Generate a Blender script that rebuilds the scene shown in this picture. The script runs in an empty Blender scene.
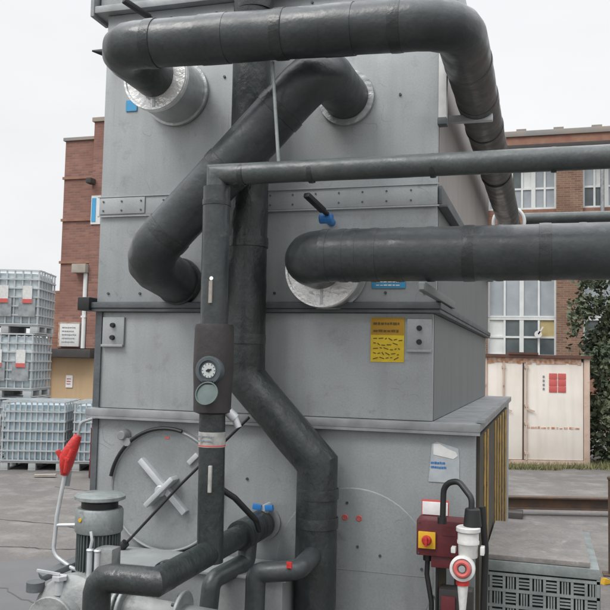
import bpy, bmesh, math, random
from mathutils import Vector, Matrix, noise
R = math.radians
S = bpy.context.scene
C = S.collection
random.seed(4)

# ------------------------------------------------------------ camera, sky, sun, exposure
cam_d = bpy.data.cameras.new('camera'); cam = bpy.data.objects.new('camera', cam_d); C.objects.link(cam)
cam_d.sensor_width = 36; cam_d.sensor_height = 36; cam_d.sensor_fit = 'HORIZONTAL'
cam_d.lens = 36 * 806 / 610
cam_d.clip_start = 0.05; cam_d.clip_end = 3000
cam.matrix_world = Matrix.Translation((0, 0, 2.2)) @ Matrix.Rotation(R(16.6), 4, 'Z') @ Matrix.Rotation(R(94.0), 4, 'X') @ Matrix.Rotation(R(1.26), 4, 'Z')
S.camera = cam

SUN_EL, SUN_AZ = 52, -35          # azimuth from -Y towards -X : high, behind the camera's left shoulder
w = bpy.data.worlds.new('World'); S.world = w; w.use_nodes = True
nt = w.node_tree; nt.nodes.clear()
wo = nt.nodes.new('ShaderNodeOutputWorld'); bg = nt.nodes.new('ShaderNodeBackground')
sky = nt.nodes.new('ShaderNodeTexSky'); sky.sky_type = 'NISHITA'; sky.sun_disc = False
sky.sun_elevation = R(SUN_EL); sky.sun_rotation = R(180 - SUN_AZ * -1)
sky.air_density = 1.0; sky.dust_density = 6.0; sky.ozone_density = 1.0
hs = nt.nodes.new('ShaderNodeHueSaturation'); hs.inputs['Saturation'].default_value = 0.10
mxw = nt.nodes.new('ShaderNodeMix'); mxw.data_type = 'RGBA'; mxw.inputs['Factor'].default_value = 0.9
tcw = nt.nodes.new('ShaderNodeTexCoord'); spw = nt.nodes.new('ShaderNodeSeparateXYZ')
crw = nt.nodes.new('ShaderNodeValToRGB')      # even cloud cover: dimmer at the horizon, bright overhead
crw.color_ramp.elements[0].position = 0.0; crw.color_ramp.elements[0].color = (6.5, 6.55, 6.65, 1)
crw.color_ramp.elements[1].position = 0.9; crw.color_ramp.elements[1].color = (22, 22.2, 22.8, 1)
e = crw.color_ramp.elements.new(0.42); e.color = (6.8, 6.85, 7.0, 1)
nt.links.new(tcw.outputs['Generated'], spw.inputs[0]); nt.links.new(spw.outputs['Z'], crw.inputs[0])
nt.links.new(sky.outputs[0], hs.inputs['Color']); nt.links.new(hs.outputs[0], mxw.inputs['A'])
nzw = nt.nodes.new('ShaderNodeTexNoise'); nzw.inputs['Scale'].default_value = 2.2; nzw.inputs['Detail'].default_value = 5
mpw = nt.nodes.new('ShaderNodeMapping'); mpw.inputs['Scale'].default_value = (1, 1, 2.5); nt.links.new(tcw.outputs['Generated'], mpw.inputs[0]); nt.links.new(mpw.outputs[0], nzw.inputs['Vector'])
mrw = nt.nodes.new('ShaderNodeMapRange'); mrw.inputs['From Min'].default_value = 0.3; mrw.inputs['From Max'].default_value = 0.7; mrw.inputs['To Min'].default_value = 0.9; mrw.inputs['To Max'].default_value = 1.03
vmw = nt.nodes.new('ShaderNodeVectorMath'); vmw.operation = 'SCALE'; nt.links.new(nzw.outputs['Fac'], mrw.inputs['Value']); nt.links.new(crw.outputs[0], vmw.inputs[0]); nt.links.new(mrw.outputs[0], vmw.inputs['Scale'])
nt.links.new(vmw.outputs[0], mxw.inputs['B']); nt.links.new(mxw.outputs['Result'], bg.inputs['Color'])
bg.inputs['Strength'].default_value = 0.115
nt.links.new(bg.outputs[0], wo.inputs[0])

sd = bpy.data.lights.new('sun', 'SUN'); sd.energy = 1.35; sd.angle = R(24); sd.color = (1.0, 0.97, 0.93)
sun = bpy.data.objects.new('sun', sd); C.objects.link(sun)
az = R(SUN_AZ)
sv = Vector((math.sin(az) * math.cos(R(SUN_EL)), -math.cos(az) * math.cos(R(SUN_EL)), math.sin(R(SUN_EL))))
sun.rotation_euler = sv.to_track_quat('Z', 'Y').to_euler()
sun.location = (0, 0, 12)

S.render.engine = 'CYCLES'
S.view_settings.view_transform = 'Standard'; S.view_settings.look = 'None'
S.view_settings.exposure = 0.38; S.view_settings.gamma = 1.0
S.view_settings.use_curve_mapping = False
S.cycles.max_bounces = 6; S.cycles.transmission_bounces = 4

# ------------------------------------------------------------ materials
def mat(name, base, rough=0.5, metal=0.0, c2=None, scale=4.0, amt=0.5, streak=0.0, bump=0.0, bscale=60.0, rvar=0.0,
        fine=0.0, fscale=120.0, spec=0.5, stain=None, stscale=2.5, stpos=(0.55, 0.72), zs=1.0, detail=6, bz=1.0, scratch=0.0):
    m = bpy.data.materials.new(name); m.use_nodes = True
    n = m.node_tree; b = n.nodes['Principled BSDF']; L = n.links.new
    b.inputs['Roughness'].default_value = rough; b.inputs['Metallic'].default_value = metal
    b.inputs['Specular IOR Level'].default_value = spec
    tc = n.nodes.new('ShaderNodeTexCoord')
    mp = n.nodes.new('ShaderNodeMapping'); mp.inputs['Scale'].default_value = (1, 1, zs)
    L(tc.outputs['Object'], mp.inputs['Vector'])
    def nz(sc, det=detail, vec=None, rg=0.55):
        t = n.nodes.new('ShaderNodeTexNoise'); t.inputs['Scale'].default_value = sc
        t.inputs['Detail'].default_value = det; t.inputs['Roughness'].default_value = rg
        L(vec if vec else mp.outputs[0], t.inputs['Vector']); return t.outputs['Fac']
    def ramp(f, a, bb):
        r = n.nodes.new('ShaderNodeMapRange'); r.inputs['From Min'].default_value = a; r.inputs['From Max'].default_value = bb
        L(f, r.inputs['Value']); return r.outputs[0]
    def mix(f, a, bb):
        x = n.nodes.new('ShaderNodeMix'); x.data_type = 'RGBA'
        if isinstance(f, float): x.inputs['Factor'].default_value = f
        else: L(f, x.inputs['Factor'])
        for k, v in (('A', a), ('B', bb)):
            if isinstance(v, (tuple, list)): x.inputs[k].default_value = (*v[:3], 1)
            else: L(v, x.inputs[k])
        return x.outputs['Result']
    def mul(f, k):
        x = n.nodes.new('ShaderNodeMath'); x.operation = 'MULTIPLY'; L(f, x.inputs[0]); x.inputs[1].default_value = k; return x.outputs[0]
    if c2 is None: c2 = tuple(v * 0.72 for v in base)
    col = mix(mul(ramp(nz(scale), 0.35, 0.68), amt), base, c2)
    if streak:
        ms = n.nodes.new('ShaderNodeMapping'); ms.inputs['Scale'].default_value = (1, 1, 0.09); L(tc.outputs['Object'], ms.inputs['Vector'])
        col = mix(mul(ramp(nz(9, 5, ms.outputs[0]), 0.48, 0.75), streak), col, tuple(v * 0.6 for v in base))
    if fine:
        col = mix(mul(ramp(nz(fscale, 3), 0.4, 0.65), fine), col, tuple(v * 0.55 for v in base))
    if stain:
        col = mix(ramp(nz(stscale, 8, None, 0.7), *stpos), col, stain)
    if scratch:      # thin curved scuffs and runs in scattered areas
        d1 = nz(3.3, 2); sb = n.nodes.new('ShaderNodeMath'); sb.operation = 'SUBTRACT'; L(d1, sb.inputs[0]); sb.inputs[1].default_value = 0.5
        ab = n.nodes.new('ShaderNodeMath'); ab.operation = 'ABSOLUTE'; L(sb.outputs[0], ab.inputs[0])
        ln = ramp(ab.outputs[0], 0.0028, 0.0012); mk = ramp(nz(7.7, 4), 0.52, 0.6)
        mm = n.nodes.new('ShaderNodeMath'); mm.operation = 'MULTIPLY'; L(ln, mm.inputs[0]); L(mk, mm.inputs[1])
        col = mix(mul(mm.outputs[0], scratch), col, tuple(v * 0.5 for v in base))
        m2 = n.nodes.new('ShaderNodeMapping'); m2.inputs['Scale'].default_value = (1, 1, 0.035); L(tc.outputs['Object'], m2.inputs['Vector'])
        run = ramp(nz(38, 2, m2.outputs[0]), 0.64, 0.72); mk2 = ramp(nz(2.6, 3), 0.5, 0.62)
        m3 = n.nodes.new('ShaderNodeMath'); m3.operation = 'MULTIPLY'; L(run, m3.inputs[0]); L(mk2, m3.inputs[1])
        col = mix(mul(m3.outputs[0], scratch * .8), col, (base[0] * .62, base[1] * .56, base[2] * .5))
    L(col, b.inputs['Base Color'])
    if rvar:
        r = n.nodes.new('ShaderNodeMapRange'); r.inputs['To Min'].default_value = rough - rvar; r.inputs['To Max'].default_value = rough + rvar
        r.inputs['From Min'].default_value = 0.35; r.inputs['From Max'].default_value = 0.65
        L(nz(scale * 2.3), r.inputs['Value']); L(r.outputs[0], b.inputs['Roughness'])
    if bump:
        bp = n.nodes.new('ShaderNodeBump'); bp.inputs['Strength'].default_value = bump; bp.inputs['Distance'].default_value = 0.01
        mb = n.nodes.new('ShaderNodeMapping'); mb.inputs['Scale'].default_value = (1, 1, bz); L(tc.outputs['Object'], mb.inputs['Vector'])
        L(nz(bscale, 4, mb.outputs[0]), bp.inputs['Height']); L(bp.outputs[0], b.inputs['Normal'])
    return m

def brick(name, c1, c2, mortar, sc=1.0):
    m = bpy.data.materials.new(name); m.use_nodes = True
    n = m.node_tree; b = n.nodes['Principled BSDF']; L = n.links.new
    b.inputs['Roughness'].default_value = 0.85
    tc = n.nodes.new('ShaderNodeTexCoord'); sp = n.nodes.new('ShaderNodeSeparateXYZ'); L(tc.outputs['Object'], sp.inputs[0])
    ad = n.nodes.new('ShaderNodeMath'); L(sp.outputs['X'], ad.inputs[0]); L(sp.outputs['Y'], ad.inputs[1])
    cb = n.nodes.new('ShaderNodeCombineXYZ'); L(ad.outputs[0], cb.inputs['X']); L(sp.outputs['Z'], cb.inputs['Y'])
    br = n.nodes.new('ShaderNodeTexBrick'); L(cb.outputs[0], br.inputs['Vector'])
    br.inputs['Color1'].default_value = (*c1, 1); br.inputs['Color2'].default_value = (*c2, 1); br.inputs['Mortar'].default_value = (*mortar, 1)
    br.inputs['Scale'].default_value = sc; br.inputs['Brick Width'].default_value = 0.235; br.inputs['Row Height'].default_value = 0.078
    br.inputs['Mortar Size'].default_value = 0.011; br.inputs['Bias'].default_value = -0.1
    nz = n.nodes.new('ShaderNodeTexNoise'); nz.inputs['Scale'].default_value = 1.3; nz.inputs['Detail'].default_value = 8; L(tc.outputs['Object'], nz.inputs['Vector'])
    mr = n.nodes.new('ShaderNodeMapRange'); mr.inputs['From Min'].default_value = 0.4; mr.inputs['From Max'].default_value = 0.7; mr.inputs['To Max'].default_value = 0.6
    L(nz.outputs['Fac'], mr.inputs['Value'])
    mx = n.nodes.new('ShaderNodeMix'); mx.data_type = 'RGBA'; L(mr.outputs[0], mx.inputs['Factor']); L(br.outputs['Color'], mx.inputs['A'])
    mx.inputs['B'].default_value = (*[v * 0.55 for v in c1], 1); L(mx.outputs['Result'], b.inputs['Base Color'])
    bp = n.nodes.new('ShaderNodeBump'); bp.inputs['Strength'].default_value = 0.5; bp.inputs['Distance'].default_value = 0.01
    L(br.outputs['Fac'], bp.inputs['Height']); bp.invert = True; L(bp.outputs[0], b.inputs['Normal'])
    return m

G = dict(
    steel=mat('galvanised_grey', (0.375, 0.398, 0.402), 0.42, 0.2, (0.285, 0.303, 0.307), 2.2, 0.85, streak=0.45, bump=0.3, bscale=3.2, rvar=0.1,
              fine=0.25, fscale=150, stain=(0.2, 0.205, 0.2), stscale=8, stpos=(0.56, 0.80), scratch=0.45),
    steel_low=mat('galvanised_grey_low', (0.30, 0.322, 0.325), 0.46, 0.2, (0.22, 0.237, 0.24), 2.6, 0.85, streak=0.5, bump=0.3, bscale=3.2, rvar=0.1,
              fine=0.3, fscale=130, stain=(0.15, 0.16, 0.158), stscale=10, stpos=(0.58, 0.76), scratch=0.55),  # darker grey than the upper casings, for the lower casing and its doors
    steel_side=mat('dark_side_steel', (0.16, 0.176, 0.176), 0.55, 0.2, (0.15, 0.165, 0.165), 2.2, 0.8, streak=0.4, bump=0.05, bscale=9,
                   fine=0.15, fscale=160),  # right side panels and support arm, coloured darker than the front
    side_beige=mat('beige_side_steel', (0.34, 0.315, 0.295), 0.6, 0.1, (0.26, 0.25, 0.24), 2.2, 0.8, streak=0.4, bump=0.1, bscale=6, fine=0.2),  # beige tint for the upper right side panel
    flange_dull=mat('dull_blue_grey_metal', (0.09, 0.11, 0.12), 0.4, 0.3, (0.05, 0.06, 0.065), 30, 0.6),
    tagc=mat('dirty_tag', (0.36, 0.36, 0.34), 0.6, 0, (0.2, 0.2, 0.19), 40, 0.7),
    flange=mat('flange_grey', (0.31, 0.325, 0.33), 0.5, 0.3, (0.15, 0.16, 0.165), 9, 0.7, streak=0.2, bump=0.1, bscale=40),
    dark_flange=mat('dark_gasket', (0.07, 0.08, 0.085), 0.6, 0.1, (0.13, 0.14, 0.145), 8, 0.6, bump=0.2, bscale=50),
    bolt=mat('bolt_steel', (0.10, 0.11, 0.115), 0.4, 0.7),
    light=mat('bright_galvanised', (0.55, 0.57, 0.58), 0.4, 0.35, (0.4, 0.42, 0.43), 14, 0.6, bump=0.05, bscale=40),
    lag=mat('pipe_lagging', (0.028, 0.034, 0.036), 0.38, 0.0, (0.055, 0.064, 0.066), 4.5, 0.8, bump=0.45, bscale=11, rvar=0.1,
            fine=0.3, fscale=70, stain=(0.12, 0.13, 0.128), stscale=7, stpos=(0.62, 0.85), scratch=0.0),
    lag_dark=mat('pipe_lagging_dark', (0.017, 0.022, 0.022), 0.40, 0.0, (0.038, 0.046, 0.045), 6, 0.7, bump=0.8, bscale=20, bz=.6, rvar=0.12,
                 fine=0.3, fscale=90, stain=(0.09, 0.095, 0.09), stscale=11, stpos=(0.66, 0.85)),
    lag_light=mat('pipe_lagging_grey', (0.042, 0.052, 0.052), 0.40, 0.0, (0.08, 0.092, 0.09), 6, 0.8, bump=0.5, bscale=14, rvar=0.1,
                  fine=0.3, fscale=90, stain=(0.16, 0.17, 0.165), stscale=8, stpos=(0.62, 0.85)),
    tape=mat('lagging_tape', (0.022, 0.027, 0.027), 0.34, 0.0, (0.045, 0.052, 0.052), 14, 0.6, bump=0.4, bscale=30),
    collar=mat('collar_white', (0.88, 0.88, 0.87), 0.28, 0.45, (0.62, 0.63, 0.62), 14, 0.5, bump=0.9, bscale=22, stain=(0.3, 0.29, 0.26), stscale=12, stpos=(0.64, 0.8)),
    collar_grey=mat('collar_grey', (0.5, 0.52, 0.52), 0.32, 0.5, (0.34, 0.36, 0.36), 12, 0.7, bump=0.7, bscale=18),
    jacket=mat('meter_jacket', (0.019, 0.017, 0.017), 0.6, 0.0, (0.042, 0.037, 0.036), 9, 0.7, bump=0.3, bscale=22),
    black=mat('black_rubber', (0.012, 0.013, 0.014), 0.5),
    blue=mat('blue_paint', (0.02, 0.17, 0.46), 0.4, 0, (0.015, 0.11, 0.32), 30, 0.5),
    bluelab=mat('blue_sign_print', (0.05, 0.29, 0.52), 0.4, 0, (0.04, 0.22, 0.42), 30, 0.4),
    white=mat('white_plastic', (0.62, 0.62, 0.6), 0.4, 0, (0.44, 0.44, 0.43), 26, 0.7, fine=0.15, fscale=90),
    paper=mat('worn_paper', (0.42, 0.46, 0.48), 0.7, 0, (0.3, 0.33, 0.35), 25, 0.7),
    paperw=mat('torn_white_paper', (0.7, 0.71, 0.7), 0.7, 0, (0.5, 0.5, 0.5), 25, 0.5),
    red=mat('red_enamel', (0.11, 0.014, 0.018), 0.5, 0, (0.06, 0.009, 0.012), 16, 0.8, fine=0.3, fscale=90, bump=0.1, bscale=60),
    brightred=mat('bright_red_plastic', (0.52, 0.03, 0.025), 0.45, 0, (0.3, 0.015, 0.015), 22, 0.8, bump=0.4, bscale=50),
    yellow=mat('yellow_plastic', (0.62, 0.36, 0.02), 0.4, 0, (0.5, 0.27, 0.01), 18, 0.5),
    sticker=mat('yellow_sticker_paper', (0.72, 0.52, 0.02), 0.6, 0, (0.5, 0.33, 0.02), 20, 0.6),
    sticker_hd=mat('sticker_heading', (0.42, 0.23, 0.015), 0.6),
    ink=mat('dark_ink', (0.12, 0.08, 0.02), 0.7),
    greyink=mat('grey_ink', (0.2, 0.22, 0.25), 0.7),
    redink=mat('faded_red_ink', (0.5, 0.10, 0.09), 0.6),
    guard_y=mat('guard_ochre', (0.38, 0.23, 0.035), 0.7, 0, (0.12, 0.08, 0.03), 12, 0.9, streak=0.6, stain=(0.05, 0.045, 0.035), stscale=16, stpos=(0.52, 0.66)),
    guard_d=mat('guard_dark', (0.028, 0.028, 0.025), 0.7, 0, (0.075, 0.055, 0.025), 12, 0.6),
    motor=mat('motor_dark_green', (0.10, 0.12, 0.12), 0.5, 0.1, (0.06, 0.075, 0.075), 20, 0.6, bump=0.15, bscale=70),
    motor_grey=mat('motor_grey_green', (0.27, 0.3, 0.295), 0.5, 0.2, (0.17, 0.19, 0.19), 18, 0.8, fine=0.3, stain=(0.09, 0.09, 0.08), stscale=14, stpos=(0.54, 0.72)),
    cast=mat('cast_iron_painted', (0.27, 0.285, 0.28), 0.55, 0.1, (0.14, 0.15, 0.15), 11, 0.8, bump=0.3, bscale=50, stain=(0.08, 0.075, 0.07), stscale=9, stpos=(0.56, 0.72)),
    brass=mat('brass', (0.35, 0.25, 0.1), 0.4, 0.8),
    glass_dial=mat('dial_face', (0.42, 0.45, 0.45), 0.2),
    lidgreen=mat('meter_lid', (0.05, 0.078, 0.075), 0.3, 0.0, (0.09, 0.125, 0.12), 30, 0.7),
    concrete=mat('concrete_slab', (0.27, 0.25, 0.235), 0.85, 0, (0.17, 0.168, 0.16), 9, 0.8, bump=0.3, bscale=70, fine=0.4, fscale=60, stain=(0.36, 0.355, 0.34), stscale=13, stpos=(0.58, 0.75)),
    crate=mat('grey_green_plastic', (0.25, 0.28, 0.272), 0.55, 0, (0.10, 0.12, 0.12), 10, 0.7, bump=0.2, bscale=40, fine=0.3, fscale=70),
    crate_in=mat('crate_inside', (0.055, 0.068, 0.068), 0.8),
    rust=mat('rusty_steel', (0.055, 0.042, 0.036), 0.8, 0.1, (0.13, 0.07, 0.035), 5, 0.7, bump=0.4, bscale=30),
    brickL=brick('red_brick', (0.27, 0.125, 0.095), (0.17, 0.08, 0.065), (0.2, 0.14, 0.115)),
    brickLL=brick('orange_brick', (0.28, 0.14, 0.09), (0.19, 0.08, 0.06), (0.24, 0.16, 0.12)),
    brickR=brick('brown_brick', (0.22, 0.12, 0.075), (0.13, 0.062, 0.045), (0.22, 0.18, 0.14)),
    stone=mat('weathered_stone', (0.33, 0.3, 0.26), 0.85, 0, (0.22, 0.19, 0.16), 3, 0.8, bump=0.2),
    stone_red=mat('red_terracotta_band', (0.26, 0.15, 0.10), 0.8, 0, (0.18, 0.06, 0.05), 3, 0.6),
    coping=mat('lead_grey_coping', (0.2, 0.2, 0.2), 0.8, 0, (0.3, 0.24, 0.18), 1.2, 0.8),
    darkwood=mat('dark_timber', (0.035, 0.032, 0.03), 0.8, 0, (0.06, 0.055, 0.05), 3, 0.7),
    tan=mat('tan_board', (0.46, 0.33, 0.2), 0.8, 0, (0.38, 0.26, 0.15), 1.3, 0.6, streak=0.2),
    pinkwood=mat('reddish_board', (0.33, 0.18, 0.11), 0.8, 0, (0.4, 0.26, 0.12), 2, 0.6, streak=0.3),
    winframe=mat('white_window_paint', (0.62, 0.64, 0.63), 0.5, 0, (0.45, 0.47, 0.46), 2, 0.6),
    frost=mat('frosted_glass', (0.33, 0.36, 0.38), 0.3, 0, (0.22, 0.25, 0.27), 1.1, 0.9),
    pane=mat('dark_window_glass', (0.05, 0.065, 0.07), 0.12, 0, (0.13, 0.15, 0.15), 0.9, 0.8),
    blind=mat('yellow_blind', (0.42, 0.34, 0.16), 0.6),
    contain=mat('white_container_paint', (0.72, 0.68, 0.62), 0.5, 0, (0.62, 0.56, 0.49), 1.3, 0.8, streak=0.3, bump=0.05, bscale=6, stain=(0.42, 0.25, 0.18), stscale=4.5, stpos=(0.66, 0.85)),
    contain_fr=mat('rust_stained_container_frame', (0.44, 0.33, 0.25), 0.6, 0, (0.55, 0.42, 0.36), 3, 0.8, streak=0.4, stain=(0.15, 0.06, 0.04), stscale=5, stpos=(0.58, 0.72)),
    contain_top=mat('dark_red_container_rail', (0.10, 0.045, 0.03), 0.6, 0, (0.05, 0.015, 0.015), 3, 0.6),
    rustline=mat('rust_streak', (0.36, 0.14, 0.05), 0.8, 0, (0.62, 0.5, 0.42), 12, 0.9),
    bottle=mat('translucent_tote_plastic', (0.52, 0.57, 0.585), 0.35, 0, (0.3, 0.37, 0.4), 2.2, 0.8, bump=0.15, bscale=6, spec=0.5),
    bottle2=mat('water_blue_tote_plastic', (0.42, 0.51, 0.55), 0.3, 0, (0.2, 0.29, 0.34), 4.5, 0.9, bump=0.25, bscale=9, spec=0.6),
    cage=mat('galvanised_cage', (0.5, 0.53, 0.54), 0.4, 0.5, (0.36, 0.39, 0.4), 5, 0.6),
    palletw=mat('grey_pallet', (0.36, 0.38, 0.38), 0.7, 0, (0.26, 0.27, 0.27), 4, 0.6),
    leaf=mat('ivy_leaf', (0.06, 0.085, 0.05), 0.75, 0, (0.14, 0.165, 0.095), 1.8, 0.9, fine=0.3, fscale=9),
    bark=mat('bark', (0.08, 0.06, 0.045), 0.9, bump=0.5, bscale=20),
    grass=mat('dry_weeds', (0.13, 0.14, 0.06), 0.9, 0, (0.22, 0.19, 0.10), 2, 0.8),
    asphalt=mat('worn_asphalt', (0.125, 0.115, 0.106), 0.82, 0, (0.09, 0.087, 0.085), 0.45, 0.9, bump=0.35, bscale=55, rvar=0.12,
                fine=0.5, fscale=28, stain=(0.17, 0.16, 0.15), stscale=1.6, stpos=(0.48, 0.68)),
    tar=mat('fresh_tar_patch', (0.098, 0.099, 0.102), 0.75, 0, (0.08, 0.08, 0.083), 3, 0.6, bump=0.2, bscale=60),
    crack=mat('tar_seam', (0.07, 0.067, 0.064), 0.85),
)

# ------------------------------------------------------------ mesh builder
class MB:
    def __init__(s): s.bm = bmesh.new()
    def _add(s, t, M=None):
        if M is not None: bmesh.ops.transform(t, matrix=M, verts=t.verts)
        vm = {v: s.bm.verts.new(v.co) for v in t.verts}
        for f in t.faces:
            try: s.bm.faces.new([vm[v] for v in f.verts])
            except ValueError: pass
        t.free(); return s
    def box(s, x0, x1, y0, y1, z0, z1, bev=0.0, M=None):
        t = bmesh.new(); bmesh.ops.create_cube(t, size=1)
        for v in t.verts:
            v.co = Vector((x0 + (v.co.x + .5) * (x1 - x0), y0 + (v.co.y + .5) * (y1 - y0), z0 + (v.co.z + .5) * (z1 - z0)))
        if bev: bmesh.ops.bevel(t, geom=t.edges[:], offset=bev, segments=2, profile=0.6, affect='EDGES')
        return s._add(t, M)
    def bar(s, a, b, wx, wz, bev=0.0, up=(0, 0, 1)):
        a = Vector(a); b = Vector(b); d = (b - a); L = d.length; d.normalize()
        u = Vector(up)
        if abs(d.dot(u)) > .98: u = Vector((0, 1, 0))
        x = d.cross(u).normalized(); z = x.cross(d)
        M = Matrix((( x.x, d.x, z.x, a.x), (x.y, d.y, z.y, a.y), (x.z, d.z, z.z, a.z), (0, 0, 0, 1)))
        return s.box(-wx / 2, wx / 2, 0, L, -wz / 2, wz / 2, bev, M)
    def cyl(s, a, b, r0, r1=None, n=32, bev=0.0):
        if r1 is None: r1 = r0
        a = Vector(a); b = Vector(b); d = b - a; L = d.length
        q = Vector((0, 0, 1)).rotation_difference(d.normalized()).to_matrix().to_4x4()
        t = bmesh.new(); prof = [(0, 0), (r0 - bev, 0), (r0, bev), (r1, L - bev), (r1 - bev, L), (0, L)] if bev else [(0, 0), (r0, 0), (r1, L), (0, L)]
        s._lathe(t, prof, n); return s._add(t, Matrix.Translation(a) @ q)
    def lathe(s, prof, a, d=(0, 0, 1), n=40):
        q = Vector((0, 0, 1)).rotation_difference(Vector(d).normalized()).to_matrix().to_4x4()
        t = bmesh.new(); s._lathe(t, prof, n); return s._add(t, Matrix.Translation(Vector(a)) @ q)
    def _lathe(s, t, prof, n):
        rings = []
        for r, z in prof:
            if r < 1e-6: rings.append([t.verts.new((0, 0, z))])
            else: rings.append([t.verts.new((r * math.cos(2 * math.pi * i / n), r * math.sin(2 * math.pi * i / n), z)) for i in range(n)])
        for A, B in zip(rings, rings[1:]):
            for i in range(n):
                j = (i + 1) % n
                if len(A) == 1 and len(B) == 1: continue
                if len(A) == 1: t.faces.new((A[0], B[j], B[i]))
                elif len(B) == 1: t.faces.new((A[i], A[j], B[0]))
                else: t.faces.new((A[i], A[j], B[j], B[i]))
    def torus(s, c, d, R_, r, n=48, m=10, a0=0, a1=360, up=None):
        d = Vector(d).normalized()
        q = Vector((0, 0, 1)).rotation_difference(d).to_matrix().to_4x4()
        M = Matrix.Translation(Vector(c)) @ q
        full = abs(a1 - a0) >= 360
        pts = [M @ Vector((R_ * math.cos(R(a0 + (a1 - a0) * i / n)), R_ * math.sin(R(a0 + (a1 - a0) * i / n)), 0)) for i in range(n + (0 if full else 1))]
        return s.tube(pts, r, n=m, closed=full)
    def tube(s, pts, r, n=28, closed=False, lump=0.0, seed=0.0, rf=None):
        pts = [Vector(p) for p in pts]; K = len(pts)
        tin = []
        for i in range(K):
            a = pts[i - 1] if (i > 0 or closed) else pts[0]; b = pts[i] if (i > 0 or closed) else pts[1]
            tin.append((b - a).normalized())
        d = tin[0]; u = d.cross(Vector((0, 0, 1)))
        if u.length < .05: u = d.cross(Vector((0, 1, 0)))
        u.normalize(); v = d.cross(u); rings = []
        for i in range(K):
            di = tin[i]; q = d.rotation_difference(di); u = q @ u; v = q @ v; d = di
            do = tin[(i + 1) % K] if (i < K - 1 or closed) else di
            tt = (di + do).normalized()
            if tt.length < .1 or di.dot(tt) < .2: tt = di
            ring = []
            for k in range(n):
                a = 2 * math.pi * k / n; rr = r if rf is None else rf(i, K) * r
                o = u * math.cos(a) + v * math.sin(a)
                if lump:
                    P = pts[i] + o * r
                    rr = rr * (1 + lump * noise.noise(P * 7 + Vector((seed, 0, 0))) + lump * .5 * noise.noise(P * 22 + Vector((0, seed, 0))))
                o = o * rr
                o = o - di * (o.dot(tt) / di.dot(tt))
                ring.append(s.bm.verts.new(pts[i] + o))
            rings.append(ring)
        for i in range(K if closed else K - 1):
            A = rings[i]; B = rings[(i + 1) % K]
            off = 0
            if closed and i == K - 1:
                off = min(range(n), key=lambda o_: (A[0].co - B[o_].co).length)
            for k in range(n):
                j = (k + 1) % n; s.bm.faces.new((A[k], A[j], B[(j + off) % n], B[(k + off) % n]))
        if not closed:
            s.bm.faces.new(rings[0][::-1]); s.bm.faces.new(rings[-1])
        return s
    def prism(s, poly, y0, y1, M=None):       # poly in (x, z), extruded along y
        t = bmesh.new(); A = [t.verts.new((x, y0, z)) for x, z in poly]; B = [t.verts.new((x, y1, z)) for x, z in poly]
        t.faces.new(A); t.faces.new(B[::-1])
        for i in range(len(poly)):
            j = (i + 1) % len(poly); t.faces.new((A[j], A[i], B[i], B[j]))
        return s._add(t, M)
    def mesh(s, name, m, ang=38):
        bmesh.ops.recalc_face_normals(s.bm, faces=s.bm.faces)
        me = bpy.data.meshes.new(name); s.bm.to_mesh(me); s.bm.free()
        for p in me.polygons: p.use_smooth = True
        me.set_sharp_from_angle(angle=R(ang))
        me.materials.append(m); return me

def fillet(pts, rad, seg=5, step=0.05):
    pts = [Vector(p) for p in pts]; out = [pts[0]]
    for i in range(1, len(pts) - 1):
        p = pts[i]; a = (pts[i - 1] - p).normalized(); b = (pts[i + 1] - p).normalized()
        rd = rad[i - 1] if isinstance(rad, (list, tuple)) else rad
        if rd <= 0: out.append(p); continue
        ang = a.angle(b); t = rd / math.tan(ang / 2)
        c = p + (a + b).normalized() * (rd / math.sin(ang / 2))
        s0 = p + a * t - c; s1 = p + b * t - c
        ax = s0.cross(s1).normalized(); tot = s0.angle(s1)
        for k in range(seg + 1): out.append(c + Matrix.Rotation(tot * k / seg, 3, ax) @ s0)
    out.append(pts[-1])
    res = [out[0]]
    for a, b in zip(out, out[1:]):
        n = max(1, int((b - a).length / step)) if step else 1
        for k in range(1, n + 1): res.append(a.lerp(b, k / n))
    return res

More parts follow.
